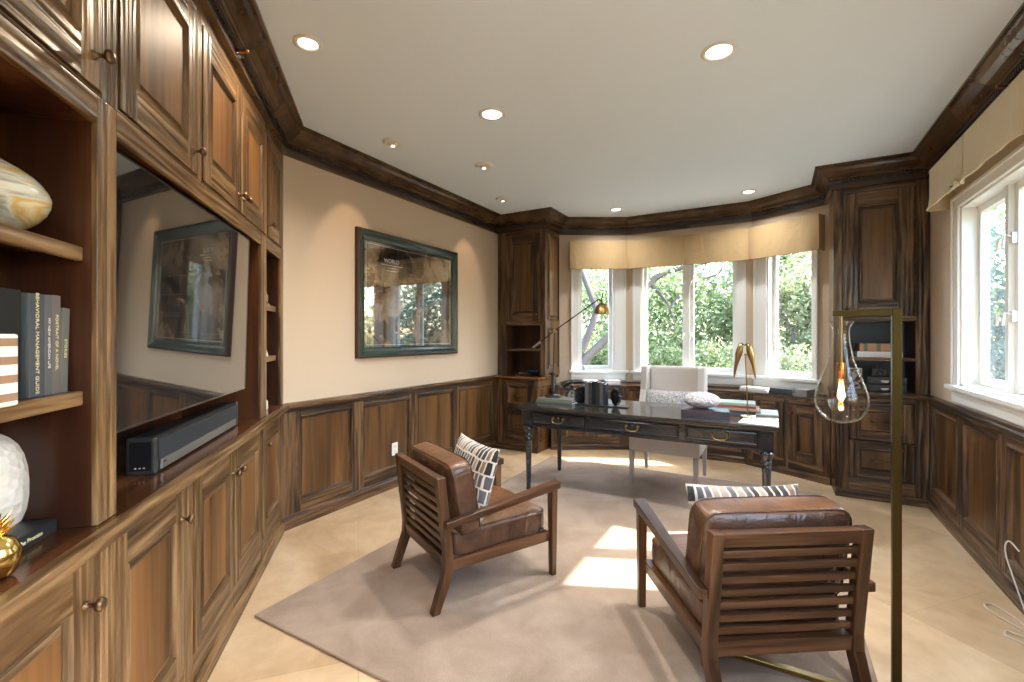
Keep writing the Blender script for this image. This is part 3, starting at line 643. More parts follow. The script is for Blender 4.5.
for sx in (-1, 1):
    for sy in (-1, 1):
        b = MB(); b.lathe(lp, DESK, (sx*.892, sy*.325, 0), 28); b.box(sx*.892-.040, sx*.892+.040, sy*.325-.035, sy*.325+.035, .553, zb, DESK)
        b.build('leg', t)

# ------------------------------------------------------------------ wing chair behind the desk
t = empty('wing_chair', 'cream upholstered wing chair with pale grey legs, behind the desk', 'chair', (-.845, 4.40, RZ), 0)
b = MB(); b.box(-.30, .30, -.27, .28, .285, .42, CREAM); b.build('seat', t, bevel=.02, seg=3)
cushion_box(.56, .52, .09, CREAM, .012).build('seat_cushion', t, loc=(0, .0, .462), sub=1)
b = MB(); b.hexa([(-.23, .20, .421), (.23, .20, .421), (.23, .30, .421), (-.23, .30, .421)], [(-.23, .27, 1.02), (.23, .27, 1.02), (.23, .36, 1.02), (-.23, .36, 1.02)], CREAM); b.build('backrest', t, bevel=.025, seg=3)
for s in (-1, 1):
    b = MB(); pts = [(-.08, .42), (.33, .42), (.385, 1.02), (.13, 1.02), (.10, .80), (.02, .62), (-.10, .58)]
    a, c = (s*.232, s*.285); b.prism(pts, 'x', min(a, c), max(a, c), CREAM); b.build('wing', t, bevel=.018, seg=3)
for sx, sy in ((-1, -1), (1, -1), (-1, 1), (1, 1)):
    b = MB(); x, y = sx*.27, (-.255 if sy < 0 else .255); k = -.02*sy*-1
    b.hexa([(x-.014, y-.014+sy*.03, 0), (x+.014, y-.014+sy*.03, 0), (x+.014, y+.014+sy*.03, 0), (x-.014, y+.014+sy*.03, 0)], [(x-.022, y-.022, .285), (x+.022, y-.022, .285), (x+.022, y+.022, .285), (x-.022, y+.022, .285)], GREYLEG); b.build('leg', t, bevel=.003)
pillow('lumbar_pillow', 'grey and white speckled lumbar pillow on the cream wing chair', .50, .26, .14, SPECK, (-.855, 4.52, .69), (R(-12), 0, 0), WP)

# ------------------------------------------------------------------ television and soundbar
t = empty('television', 'large flat black television mounted in the niche, tilted slightly forward', 'television', FL.w(-.745, 0, ZW), FL.t)
TW, TH = 1.235, .775
pv = bpy.data.objects.new
def tvpart(b, name, parent=t, **k):
    o = b.build(name, parent, **k); return o
tilt = Matrix.Rotation(R(-1.5), 4, 'X'); yaw = Matrix.Rotation(R(1.0), 4, 'Z')
M0 = Matrix.Translation((0, .030, 1.052-ZW)) @ yaw.inverted() @ tilt.inverted()
def TP(b):  # transform mesh builder points
    b.v = [tuple(M0 @ Vector(p)) for p in b.v]; return b
b = MB(); b.box(-TW, 0, .004, .04, 0, TH, BLK2); fb = .006
b.box(-TW, 0, -.001, .004, 0, fb, cm('silver_bezel', (.45, .45, .45), .3, metal=1)); b.box(-TW, -TW+fb, -.001, .004, 0, TH, M_['silver_bezel']); b.box(-fb, 0, -.001, .004, 0, TH, BLK2); b.box(-TW, 0, -.001, .004, TH-fb, TH, BLK2)
TP(b).build('housing', t)
b = MB(); b.box(-TW+fb, -fb, 0, .0035, fb, TH-fb, SCREEN); TP(b).build('screen', t)
b = MB(); b.box(-.75, -.45, .10, .384, .32, .55, BLK2); b.box(-.72, -.48, .05, .12, .30, .60, BLK2); b.build('bracket', t)
t = empty('soundbar', 'long black and silver soundbar on the countertop below the television', 'soundbar', FL.w(-1.635, .072, ZW), FL.t)
b = MB(); b.prism([(.0, 0), (.075, 0), (.075, .122), (.012, .122), (0, .112)], 'x', .02, .88, BLK2); b.build('body', t, bevel=.004)
GR = cm('dark_blue_grille', (.03, .036, .045), .55)
b = MB(); b.box(.03, .87, -.008, -.0005, .042, .112, GR); b.build('grille', t, bevel=.003)
b = MB(); b.box(.045, .86, -.009, -.0005, .008, .041, cm('satin_silver', (.34, .35, .34), .35, metal=.7)); b.build('silver_strip', t, bevel=.002)
for a, c in ((0, .0195), (.8805, .90)):
    b = MB(); b.box(a, c, -.008, .078, .0, .125, cm('gunmetal', (.09, .09, .09), .3, metal=.6)); o = b.build('end_cap', t, bevel=.008, seg=3)
b = MB(); b.box(-.002, -.0005, .004, .066, .014, .110, BLK); b.build('end_panel', t)
for k, y in enumerate((.022, .034, .046)): b = MB(); b.box(-.003, -.002, y, y+.005, .022, .026, WP); b.build('marking', t)
b = MB(); b.box(.055, .075, -.0095, -.009, .027, .033, BLK); b.build('badge', t)

# ------------------------------------------------------------------ bookcase contents
def book(name, label, cat, w, h, d, cover, loc, rz, group=None, title=None, tm=None, page=WP, lying=False, lean=0, font=.014, pages=True):
    """upright book: spine faces local -y, width w along x, height h, depth d into +y; lying: laid on its side"""
    t = empty(name, label, cat, loc, rz, group)
    def B(x0, x1, y0, y1, z0, z1, m, nm, bv=0):
        b = MB()
        if lying: b.box(z0, z1, y0, y1, x0, x1, m)
        else: b.box(x0, x1, y0, y1, z0, z1, m)
        return b.build(nm, t, bevel=bv)
    c = .003 if w > .015 else .0015
    b = MB(); bx = (lambda *a: b.box(a[4], a[5], a[2], a[3], a[0], a[1], a[6])) if lying else b.box
    bx(0, c, .003, d, 0, h, cover); bx(w-c, w, .003, d, 0, h, cover); bx(0, w, 0, .003, 0, h, cover); b.build('cover', t, bevel=.0008, seg=1)
    B(c, w-c, .0031, d-.004, .003, h-.003, page, 'pages')
    if title:
        if lying: text(title, font, tm, t, (h/2, -.0006, w/2), (R(90), 0, 0), 'title')
        else: text(title, font, tm, t, (w/2, -.0006, h*.52), (R(90), R(90), 0), 'title')
    if lean: t.rotation_euler = (0, R(lean), rz)
    return t
GT = cm('gold_foil', (.75, .66, .40), .4); ST = cm('silver_foil', (.7, .7, .7), .4)
z = 1.1905; gp = None
book('book', 'dark slate hardback titled Behavioral Management Guide, widest grey spine on the shelf', 'book', .046, .222, .15, cm('slate_cloth', (.060, .068, .078), .6), FL.w(-2.226, .05, z), FL.t, gp, 'BEHAVIORAL MANAGEMENT GUIDE', GT, font=.0135)
book('book', 'thin grey hardback titled My New American Life, second from left of the upright spines', 'book', .023, .222, .15, cm('grey_cloth', (.10, .10, .105), .6), FL.w(-2.178, .05, z), FL.t, gp, 'MY NEW AMERICAN LIFE', ST, font=.010)
book('book', 'mauve-grey hardback titled Portrait of a Novel', 'book', .028, .224, .15, cm('mauve_cloth', (.15, .13, .13), .6), FL.w(-2.152, .052, z), FL.t, gp, 'PORTRAIT OF A NOVEL', GT, font=.012)
book('book', 'short pale grey-green hardback at the right end of the upright books', 'book', .026, .198, .15, cm('sage_grey_cloth', (.14, .15, .135), .6), FL.w(-2.120, .055, z), FL.t, gp, 'STORIES', GT, lean=2.5, font=.012)
book('book', 'large black hardback standing behind the striped box', 'book', .11, .226, .20, BLK, FL.w(-2.350, .055, z), FL.t, gp)
STR = mat('striped_box_paper', (.8, .8, .8), .6)
_w = N(STR, 'ShaderNodeTexWave'); _w.bands_direction = 'Z'; _w.inputs['Scale'].default_value = 9.2; L(STR, coords(STR, rnd=False), _w.inputs['Vector'])
setcol(STR, ramp(STR, _w.outputs['Fac'], [(0, (.78, .77, .75)), (.6, (.33, .20, .12))], True))
b = MB(); b.box(0, .10, 0, .05, 0, .135, STR); o = b.build('striped_box', loc=FL.w(-2.435, .0, z), rot=(0, 0, FL.t), bevel=.004)
tag(o, 'white and brown striped box at the left edge, in front of the black book', 'box')
# amber vase
b = MB(); b.lathe([(.04, 0), (.072, .008), (.115, .034), (.136, .075), (.132, .10), (.108, .132), (.068, .156), (.034, .176), (.022, .205), (.019, .25), (.023, .28)], MARBLE, seg=40)
tag(b.build('vase', loc=FL.w(-2.212, .17, 1.5365), sub=1), 'squat amber and cream swirled vase with thin neck, on the top shelf', 'vase')
# rough white ceramic
b = MB(); b.lathe([(.05, 0), (.07, .01), (.09, .05), (.094, .12), (.085, .19), (.06, .225), (.03, .24), (.03, .25)], TEXW, seg=36)
tag(b.build('ceramic_jar', loc=FL.w(-2.115, .22, ZW+.001), sub=1), 'rough white ceramic jar standing on the countertop at the left edge', 'vase')
book('book', 'black hardback lying flat on the countertop beside the white jar', 'book', .030, .17, .12, BLK2, FL.w(-2.265, .075, ZW+.001), FL.t, None, 'The Promise', GT, lying=True, font=.014)
# gold pineapple
t = empty('gold_pineapple', 'small shiny gold pineapple ornament on the countertop at the left edge', 'ornament', FL.w(-2.328, .040, ZW+.001))
b = MB(); b.lathe([(.012, 0), (.026, .006), (.035, .03), (.035, .05), (.026, .07), (.012, .08), (0, .082)], GOLD, seg=18); o = b.build('fruit', t)
b = MB()
for k in range(22):
    a = k*2.4; e = .3+.9*(k/22); r = .03; b.tube([(0, 0, .078), (r*.5*math.cos(a)*math.cos(e), r*.5*math.sin(a)*math.cos(e), .078+.022*e), (r*math.cos(a)*math.cos(e*.7), r*math.sin(a)*math.cos(e*.7), .078+.042*e)], [.005, .004, .0005], GOLD, 5)
b.build('leaves', t)
# narrow bookcase items
b = MB(); n = 40
pts = [(.03*math.cos(k*.45)*(.35+.65*k/n), 0, .045+.032*math.sin(k*.45)*(.35+.65*k/n)) for k in range(n)]
b.tube(pts, [.004+.008*k/n for k in range(n)], cm('polished_silver', (.7, .7, .72), .15, metal=1), 8); b.box(-.035, .035, -.02, .02, 0, .01, M_['polished_silver'])
tag(b.build('silver_shell_ornament', loc=FL.w(-.205, .055, 1.5195), rot=(0, 0, FL.t)), 'small silver curled shell ornament on the upper shelf of the narrow bookcase', 'ornament')
b = MB(); b.faces([(-.02, -.02, 0), (.02, -.02, 0), (.02, .02, 0), (-.02, .02, 0), (0, 0, .09)], [(3, 2, 1, 0), (0, 1, 4), (1, 2, 4), (2, 3, 4), (3, 0, 4)], WHITE)
tag(b.build('white_obelisk', loc=FL.w(-.225, .058, 1.1975), rot=(0, 0, FL.t)), 'small white pointed obelisk on the middle shelf of the narrow bookcase', 'ornament')
b = MB(); b.lathe([(.018, 0), (.02, .01), (.02, .05), (.009, .065), (.008, .085), (.011, .09)], WHITE, seg=18)
tag(b.build('white_bottle', loc=FL.w(-.215, .06, ZW+.001)), 'small white bottle on the bottom of the narrow bookcase', 'bottle')

# ------------------------------------------------------------------ framed print on the picture wall
t = empty('framed_print', 'large dark map print in a wide dark green frame on the beige wall', 'picture', FA.w(3.268, 0, 1.147), FA.t)
PW, PH = .668, 1.055
b = MB(); fr_ = .085
pr = [(0, 0), (0, -.035), (.012, -.045), (.03, -.046), (.055, -.030), (.075, -.024), (.088, -.014)]
for (i0, y0), (i1, y1) in zip(pr, pr[1:]):
    def rect(i, y): return [(-PW+i, y, i), (PW-i, y, i), (PW-i, y, PH-i), (-PW+i, y, PH-i)]
    a, c = rect(i0, y0-.002), rect(i1, y1-.002)
    for k in range(4): b.poly([a[k], a[(k+1) % 4], c[(k+1) % 4], c[k]], FRAMEG if i0 > 0 else cm('frame_side', (.05, .018, .012), .4))
b.build('frame', t)
b = MB(); b.box(-PW+.086, PW-.086, -.014, -.003, .086, PH-.086, ART); o = b.build('print', t)
b = MB()
e = .105
for q in ((-PW+e, PW-e, e, e+.002), (-PW+e, PW-e, PH-e-.002, PH-e), (-PW+e, -PW+e+.002, e, PH-e), (PW-e-.002, PW-e, e, PH-e)): b.box(q[0], q[1], -.0148, -.0142, q[2], q[3], cm('pale_ink', (.55, .52, .48), .5))
b.build('border_line', t)
text('WORLD', .05, M_['pale_ink'], t, (-.27, -.0146, PH-.225), (R(90), 0, 0), 'title')
for k, (wd_, zz) in enumerate(((.26, .262), (.10, .285), (.12, .31))): b = MB(); b.box(-.27-wd_/2, -.27+wd_/2, -.0148, -.0142, PH-zz, PH-zz+.004, M_['pale_ink']); b.build('subtitle_line', t)

# ------------------------------------------------------------------ valances
def valance(name, label, segs, fab, z0, z1, out, ret=(True, True)):
    """segs = [(frame, x0, x1)], one panel each"""
    f0 = segs[0][0]; t = empty(name, label, 'valance', f0.w(segs[0][1], 0, z0), 0)
    base = Vector(t.location)
    for si, (fr, a, c) in enumerate(segs):
        b = MB(); nx, nz = 22, 6; th = .006
        def P(u, v, o):
            x = a+(c-a)*u; z = z0+(z1-z0)*v
            edge = math.exp(-((u)/.05)**2)+math.exp(-((1-u)/.05)**2)
            y = -out-(.030*(1-v)**1.5)*(1-.9*edge)+.004*math.sin(u*17+si)*(1-v)+o
            w = fr.w(x, y, z-.008*(1-v)*edge*-1); return (w[0]-base.x, w[1]-base.y, w[2]-base.z)
        vs = [P(i/nx, j/nz, 0) for j in range(nz+1) for i in range(nx+1)]+[P(i/nx, j/nz, th) for j in range(nz+1) for i in range(nx+1)]
        n1 = (nx+1)*(nz+1); fs = []
        for j in range(nz):
            for i in range(nx): q = j*(nx+1)+i; fs += [(q, q+1, q+nx+2, q+nx+1), (n1+q+nx+1, n1+q+nx+2, n1+q+1, n1+q)]
        b.faces(vs, fs, fab, True)
        for i in range(nx): b.poly([vs[i], vs[i+1], vs[n1+i+1], vs[n1+i]], fab)
        for i in (0, nx): 
            for j in range(nz): q = j*(nx+1)+i; b.poly([vs[q], vs[q+nx+1], vs[n1+q+nx+1], vs[n1+q]], fab)
        o = b.build('panel', t)
        b = MB(); b.tube([P(i/nx, 0, -.002) for i in range(nx+1)], .006, PIPE if fab is FAB else fab, 6); b.build('piping', o)
        b = MB(); q = [fr.w(a, -out+.01, 0), fr.w(c, -out+.01, 0), fr.w(c, -.001, 0), fr.w(a, -.001, 0)]
        b.hexa([(p[0]-base.x, p[1]-base.y, z1-.02-z0) for p in q], [(p[0]-base.x, p[1]-base.y, z1-.002-z0) for p in q], fab); b.build('board', t)
    for k, (fr, x) in enumerate(((segs[0][0], segs[0][1]), (segs[-1][0], segs[-1][2]))):
        if ret[k]:
            b = MB(); s = .004; q = [fr.w(x-s, -out, 0), fr.w(x+s, -out, 0), fr.w(x+s, -.001, 0), fr.w(x-s, -.001, 0)]
            b.hexa([(p[0]-base.x, p[1]-base.y, 0) for p in q], [(p[0]-base.x, p[1]-base.y, z1-z0) for p in q], fab); b.build('side_return', t)
    return t
valance('window_valance', 'gold fabric pleated valance across the three bay windows', [(FBA, -.715, -.03), (FBB, .035, .6775), (FBB, .6785, 1.33), (FBC, .03, .715)], FAB, 2.135, 2.475, .115)
t = valance('window_valance', 'straw-coloured fabric valance over the right-hand window', [(FRt, -4.28, -3.62), (FRt, -3.61, -2.85)], FAB2, 2.20, 2.49, .12)
b = MB(); wp = Vector(FRt.w(-3.615, -.15, 2.205))-Vector(t.location)
for s in (-1, 1): b.tube([wp+Vector((0, 0, 0)), wp+Vector((-.012, s*.03, .018)), wp+Vector((-.01, s*.06, .004)), wp+Vector((-.005, s*.03, -.012)), wp], [.006, .011, .010, .009, .006], FAB2, 7)
b.build('tied_knot', t)

# ------------------------------------------------------------------ crown ornaments
def hook(loc, rz, label):
    t = empty('carved_finial', label, 'ornament', loc, rz, 'carved crown ornaments'); b = MB(); cp = cm('copper_glint', (.45, .16, .07), .25, metal=.9)
    b.tube([(-.0, 0, .0), (0, -.02, .004), (0, -.035, .01)], [.008, .006, .011], cp, 10); b.lathe([(.002, 0), (.012, .003), (.012, .008), (.004, .014), (0, .015)], cp, (0, -.034, .011), 12, 'y'); b.build('knob', t)
    b = MB()
    for k in range(5):
        a = -1.0+k*.5; b.tube([(0, 0, -.005), (.02*math.sin(a), -.008, -.02*math.cos(a)), (.034*math.sin(a), -.003, -.034*math.cos(a))], [.004, .008, .002], FZ, 6)
    b.build('leaf_scroll', t); return t
p = FL.w(-1.08, -.024, H-.145); hook(p, FL.t, 'small carved copper-tipped ornament on the crown above the built-in wall')
p = FRt.w(-3.33, -.024, H-.148); hook(p, FRt.t, 'small carved copper-tipped ornament on the crown above the right-hand valance')

# ------------------------------------------------------------------ ceiling lamps
RING = cm('fixture_white', (.75, .73, .70), .4); LENS = mat('lamp_lens', (1, 1, 1), .5, emit=(1, .93, .82), estr=9)
def downlight(x, y, label, r=.062, watts=DOWN_W, warm=(.97, .985, 1), grp='recessed ceiling downlights'):
    t = empty('downlight', label, 'ceiling light', (x, y, H), 0, grp)
    b = MB(); b.lathe([(r+.022, -.0005), (r+.022, -.005), (r+.008, -.010), (r, -.006), (r-.002, -.001)], RING, seg=36); b.build('trim_ring', t)
    b = MB(); b.lathe([(0, -.003), (r-.003, -.003), (r-.003, -.001)], LENS, seg=36); b.build('lens', t)
    l = bpy.data.lights.new('lamp', 'AREA'); l.shape = 'DISK'; l.size = 2*r-.01; l.energy = watts; l.spread = R(140); l.color = warm; o = bpy.data.objects.new('lamp', l); C.objects.link(o); o.parent = t; o.location = (0, 0, -.012)
    return t
downlight(-1.982, 1.47, 'round lit ceiling downlight nearest the built-in wall', r=.046, watts=11, warm=(1, .80, .58))
downlight(-.244, 2.531, 'large round lit ceiling downlight above the right armchair')
downlight(-1.583, 2.524, 'round lit ceiling downlight in the middle of the ceiling')
downlight(-1.552, 5.10, 'lit ceiling downlight in front of the left bay window', .05, 8)
downlight(-.224, 5.12, 'lit ceiling downlight in front of the right bay window', .05, 8)
for x, y in ((.3, -.6), (-1.4, -1.8), (.3, -2.0)): downlight(x, y, 'added unseen ceiling downlight filling the room from behind the viewer', grp='added fill downlights behind the viewer')  # out-of-view lamps added to brighten the room
def eyeball(x, y, tx, tz, label, w):
    t = empty('eyeball_light', label, 'ceiling light', (x, y, H), 0, 'small eyeball spotlights')
    b = MB(); b.lathe([(.078, -.0005), (.078, -.004), (.060, -.014), (.050, -.018), (.036, -.010)], RING, seg=30); b.build('trim_ring', t)
    b = MB(); b.lathe([(.036, -.001), (.034, -.012), (.024, -.024), (.013, -.029)], RING, seg=24); b.build('eyeball', t)
    b = MB(); b.lathe([(0, -.0305), (.013, -.0300)], LENS, seg=20); b.build('lens', t)
    if w:
        l = bpy.data.lights.new('lamp', 'SPOT'); l.energy = w; l.spot_size = R(47); l.spot_blend = .5; l.shadow_soft_size = .012; l.color = (1, .68, .42); o = bpy.data.objects.new('lamp', l); C.objects.link(o); o.parent = t; o.location = (0, 0, -.034)
        d = Vector((tx-x, 0, tz-H)); o.rotation_euler = (-d).to_track_quat('Z', 'Y').to_euler()
eyeball(-2.45, 2.53, -2.93, 2.0, 'small white eyeball spotlight aimed at the wall left of the framed print', WASH_W)
eyeball(-2.111, 3.24, 0, 0, 'small white eyeball light in the ceiling between the two wall spotlights', 0)
eyeball(-2.45, 4.12, -2.93, 2.0, 'small white eyeball spotlight aimed at the wall right of the framed print', WASH_W)

# ------------------------------------------------------------------ brass lamp with glass bulb
t = empty('floor_lamp', 'tall square brass floor lamp with a clear teardrop glass shade', 'lamp', (.374, 2.095, RZ)); z0 = -RZ
b = MB(); q = .0135
b.box(-.60, q, -q, q, 0, .02, BRASS); b.box(-.627, -.6005, -.13, .13, 0, .02, BRASS); b.build('base', t, bevel=.002)
b = MB(); b.box(-q, q, -q, q, .0205, 1.418-RZ, OLDB); b.build('post', t, bevel=.002)
b = MB(); b.box(-.186, -q-.0005, -q*.8, q*.8, 1.396-RZ, 1.418-RZ, OLDB); b.build('arm', t, bevel=.002)
gx = -.160
b = MB(); b.tube([(gx, 0, 1.396-RZ), (gx, 0, 1.20-RZ)], .0045, BRASS, 8); b.lathe([(.012, 1.225-RZ), (.014, 1.215-RZ), (.014, 1.175-RZ), (.011, 1.165-RZ)], cm('copper_socket', (.6, .28, .08), .25, metal=.9), (gx, 0, 0), 16); b.build('stem', t)
b = MB(); pf = [(.042, 1.377), (.036, 1.365), (.027, 1.352), (.026, 1.33), (.030, 1.29), (.040, 1.24), (.058, 1.19), (.078, 1.145), (.090, 1.105), (.092, 1.075), (.082, 1.042), (.060, 1.018), (.03, 1.006), (0, 1.003)]
b.lathe([(r*.9, zz-RZ) for r, zz in pf], LGLASS, (gx, 0, 0), 40); o = b.build('glass_shade', t); s_ = o.modifiers.new('sol', 'SOLIDIFY'); s_.thickness = .002
b = MB(); b.lathe([(.010, 1.163), (.013, 1.15), (.020, 1.125), (.021, 1.105), (.016, 1.085), (.006, 1.073), (0, 1.071)], LGLASS, (gx, 0, -RZ), 20); b.build('bulb', t)
FIL = mat('glowing_filament', (1, .5, .15), .5, emit=(1, .42, .10), estr=45)
b = MB()
for k in range(6):
    a = k*PI/3; b.tube([(gx+.004*math.cos(a), .004*math.sin(a), 1.155-RZ), (gx+.011*math.cos(a), .011*math.sin(a), 1.10-RZ), (gx+.005*math.cos(a+.5), .005*math.sin(a+.5), 1.085-RZ)], .0012, FIL, 5)
b.build('filament', t)
l = bpy.data.lights.new('lamp', 'POINT'); l.energy = 2.5; l.color = (1, .5, .2); l.shadow_soft_size = .012; o = bpy.data.objects.new('lamp', l); C.objects.link(o); o.parent = t; o.location = (gx, 0, 1.118-RZ)

# ------------------------------------------------------------------ on the desk
DZt = .7355
# stack under the desk lamp
book('book', 'wide pale grey book lying at the bottom of the stack under the desk lamp', 'book', .018, .36, .26, cm('pale_grey_cover', (.13, .145, .13), .4), (-1.87, 3.72, DZt), R(-4), 'books under the desk lamp', lying=True)
book('book', 'beige book lying on top of the stack under the desk lamp', 'book', .018, .34, .24, cm('beige_cover', (.19, .19, .16), .4), (-1.86, 3.73, DZt+.0185), R(-2), 'books under the desk lamp', lying=True)
t = empty('desk_lamp', 'black and brass swing-arm desk lamp at the left end of the desk', 'lamp', (-1.755, 3.845, DZt+.0375)); zb_ = t.location.z
b = MB(); b.lathe([(.075, 0), (.075, .012), (.06, .02), (.02, .026), (.016, .03)], BLK, seg=30); b.build('base', t)
b = MB(); b.lathe([(.016, .03), (.016, .19), (.012, .195)], BLK, seg=18); b.lathe([(.018, .195), (.022, .205), (.018, .22), (.008, .225)], OLDB, seg=18); b.box(-.045, -.012, -.006, .006, .202, .214, BRASS); b.build('column', t)
jz = 1.375-zb_; b = MB(); b.tube([(0, 0, .22), (.012, 0, jz)], .0045, BLK, 8); b.build('rod', t)
b = MB(); b.tube([(-.21, 0, 1.215-zb_), (-.13, 0, 1.272-zb_)], .010, cm('brushed_nickel', (.5, .45, .38), .3, metal=1), 10); b.tube([(-.13, 0, 1.272-zb_), (.012, 0, jz), (.43, 0, 1.645-zb_)], .0055, OLDB, 8); b.lathe([(.0, -.015), (.015, -.012), (.015, .012), (0, .015)], BRASS, (.012, 0, jz), 14, 'y'); b.build('arm', t)
b = MB(); c = (.462, 0, 1.565-zb_); b.lathe([(.068, -.05), (.064, -.015), (.050, .02), (.028, .04), (.012, .048), (.012, .06), (0, .062)], BRASS, c, 28)
b.tube([(.43, 0, 1.645-zb_), (.462, 0, 1.622-zb_)], .008, OLDB, 8); b.tube([(.455, 0, 1.63-zb_), (.472, 0, 1.70-zb_)], [.005, .004], OLDB, 8); b.build('lamp_shade', t)
# rotary telephone
t = empty('rotary_telephone', 'black vintage rotary telephone behind the books on the desk', 'telephone', (-1.585, 4.0, DZt), R(12)); t.scale = (1.12, 1.12, 1.15)
b = MB(); b.hexa([(-.10, -.085, 0), (.10, -.085, 0), (.10, .085, 0), (-.10, .085, 0)], [(-.065, -.02, .09), (.065, -.02, .09), (.065, .06, .09), (-.065, .06, .09)], BLK); b.build('body', t, bevel=.014, seg=3)
b = MB()
for s in (-1, 1): b.box(s*.045-.012, s*.045+.012, .01, .055, .085, .118, BLK)
b.build('cradle', t, bevel=.004)
b = MB(); b.tube([(-.125, .03, .105), (-.105, .03, .128), (-.05, .03, .145), (.05, .03, .145), (.105, .03, .128), (.125, .03, .105)], [.028, .024, .013, .013, .024, .028], BLK, 12); b.build('handset', t)
b = MB(); b.lathe([(.042, 0), (.044, .004), (.040, .007), (.016, .008), (0, .008)], cm('chrome', (.6, .6, .6), .2, metal=1), (0, 0, 0), 24); o = b.build('dial', t, loc=(0, -.048, .048), rot=(R(48), 0, 0))
# bookends and books
t = empty('gear_bookends', 'black cog-wheel bookends on a long base, at the left of the desk', 'bookend', (-1.30, 3.775, DZt), R(6))
b = MB(); b.box(-.19, .25, -.055, .055, 0, .010, BLK); b.build('base', t, bevel=.002)
def gear(cx, r, th):
    b = MB(); pts = []; n = 18
    for k in range(n*4):
        a = 2*PI*k/(n*4); rr = r if (k % 4) in (1, 2) else r*.84; pts.append((rr*math.cos(a), rr*math.sin(a)))
    b.prism(pts, 'y', -th/2, th/2, BLK); return b
for x, rz in ((-.155, 52), (.145, -50)):
    b = gear(0, .073, .024); b.lathe([(.03, -.02), (.03, .02)], BLK, (0, 0, 0), 18, 'y'); b.build('cog_wheel', t, loc=(x, .0, .083), rot=(0, 0, R(rz)))
bc_ = [((.10, .095, .09), .030, .190), ((.045, .04, .035), .026, .186), ((.012, .012, .014), .034, .196), ((.03, .028, .028), .030, .192), ((.09, .085, .08), .028, .187), ((.025, .03, .036), .022, .176)]
names = ['grey book at the left between the cog bookends', 'brown-grey book second from left between the cog bookends', 'tall black book in the middle of the cog bookends', 'black ribbed book right of the tallest one between the cog bookends', 'pale grey book second from right between the cog bookends', 'short slate-blue book at the right between the cog bookends']
x = -.108
for (c_, w_, h_), nm in zip(bc_, names):
    p = Vector((x, -.045, .0105)); p.rotate(Matrix.Rotation(R(6), 4, 'Z')); p += Vector((-1.30, 3.775, DZt))
    book('book', nm, 'book', w_, h_, .11, cm('bookend_cover_%d' % len(M_), c_, .85, spec=.2), p, R(6), 'books between the cog bookends'); x += w_+.0015
# purple box with pouf ornament
b = MB(); b.box(-.16, .16, -.11, .11, 0, .052, cm('plum_lacquer', (.045, .035, .055), .25, coat=.3)); b.box(-.1605, .1605, -.1105, .1105, .034, .0355, BLK)
tag(b.build('flat_box', loc=(-.445, 3.68, DZt), rot=(0, 0, R(3)), bevel=.003), 'flat dark plum box on the desk under the white woven ornament', 'box')
b = MB(); n = 14; b.lathe([(.128*math.cos(PI*k/n-PI/2)**.9 if 0 < k < n else 0, .06+.06*math.sin(PI*k/n-PI/2)) for k in range(n+1)], LACE, seg=36, sy=.8)
tag(b.build('woven_ornament', loc=(-.475, 3.71, DZt+.0525)), 'white woven lens-shaped ornament on the plum box', 'ornament')
# colourful books
x, y, z = -.42, 3.90, DZt
for (c_, th, w_, d_, rz, lab) in (((.16, .19, .23), .022, .33, .22, 2, 'slate book at the bottom of the stack behind the bird figurine'), ((.45, .30, .17), .020, .31, .21, -2, 'tan book in the stack behind the bird figurine'), ((.42, .10, .12), .018, .30, .20, 3, 'red book in the stack behind the bird figurine'), ((.42, .48, .38), .020, .29, .20, 0, 'pale green book on top of the stack behind the bird figurine')):
    book('book', lab, 'book', th, w_, d_, cm('stack_cover_%d' % len(M_), c_, .5), (x, y, z), R(rz), 'books stacked behind the bird figurine', lying=True); z += th+.0006
# papers
b = MB(); b.box(-.115, .10, -.14, .14, 0, .004, WP)
tag(b.build('magazine', loc=(-.09, 3.62, DZt), rot=(0, 0, R(-6)), bevel=.001), 'thin white magazine on the right front corner of the desk', 'magazine')
b = MB(); b.box(-.075, .075, -.13, .13, 0, .012, cm('pale_green_cover', (.48, .55, .48), .45)); b.box(-.072, .0755, -.127, .127, .002, .010, WP)
tag(b.build('notebook', loc=(-.055, 4.03, DZt), rot=(0, 0, R(2)), bevel=.002), 'pale green notebook at the right rear corner of the desk', 'notebook')
# bird figurine
t = empty('bird_figurine', 'brass figurine of two long-tailed birds on a thin pole, at the right of the desk', 'figurine', (-.165, 3.74, DZt+.005)); zz = t.location.z
b = MB(); b.lathe([(.055, 0), (.055, .010), (.050, .014), (.010, .016), (0, .016)], cm('pale_gold', (.75, .66, .50), .25, metal=.8), seg=30); b.build('base', t)
b = MB(); b.tube([(-.005, 0, .014), (-.012, 0, .25), (-.020, 0, .42), (-.022, 0, .46)], .0042, BRASS, 8); b.tube([(-.055, 0, .445), (-.022, 0, .452), (.02, 0, .445)], .004, BRASS, 7); b.build('pole', t)
for s, xb in ((-1, -.05), (1, .0)):
    b = MB(); k = s
    b.tube([(xb+.012*-k, 0, .535), (xb+.004*-k, 0, .528), (xb, 0, .515), (xb+.006*k, 0, .490), (xb+.014*k, 0, .455), (xb+.022*k, 0, .42), (xb+.032*k, 0, .37), (xb+.040*k, 0, .315), (xb+.044*k, 0, .28)], [.002, .012, .017, .022, .024, .018, .011, .008, .003], BRASS, 12)
    b.tube([(xb-.010*k, -.012, .528), (xb-.024*k, -.010, .520), (xb-.022*k, -.008, .512)], [.005, .003, .001], OLDB, 6); b.build('bird', t)

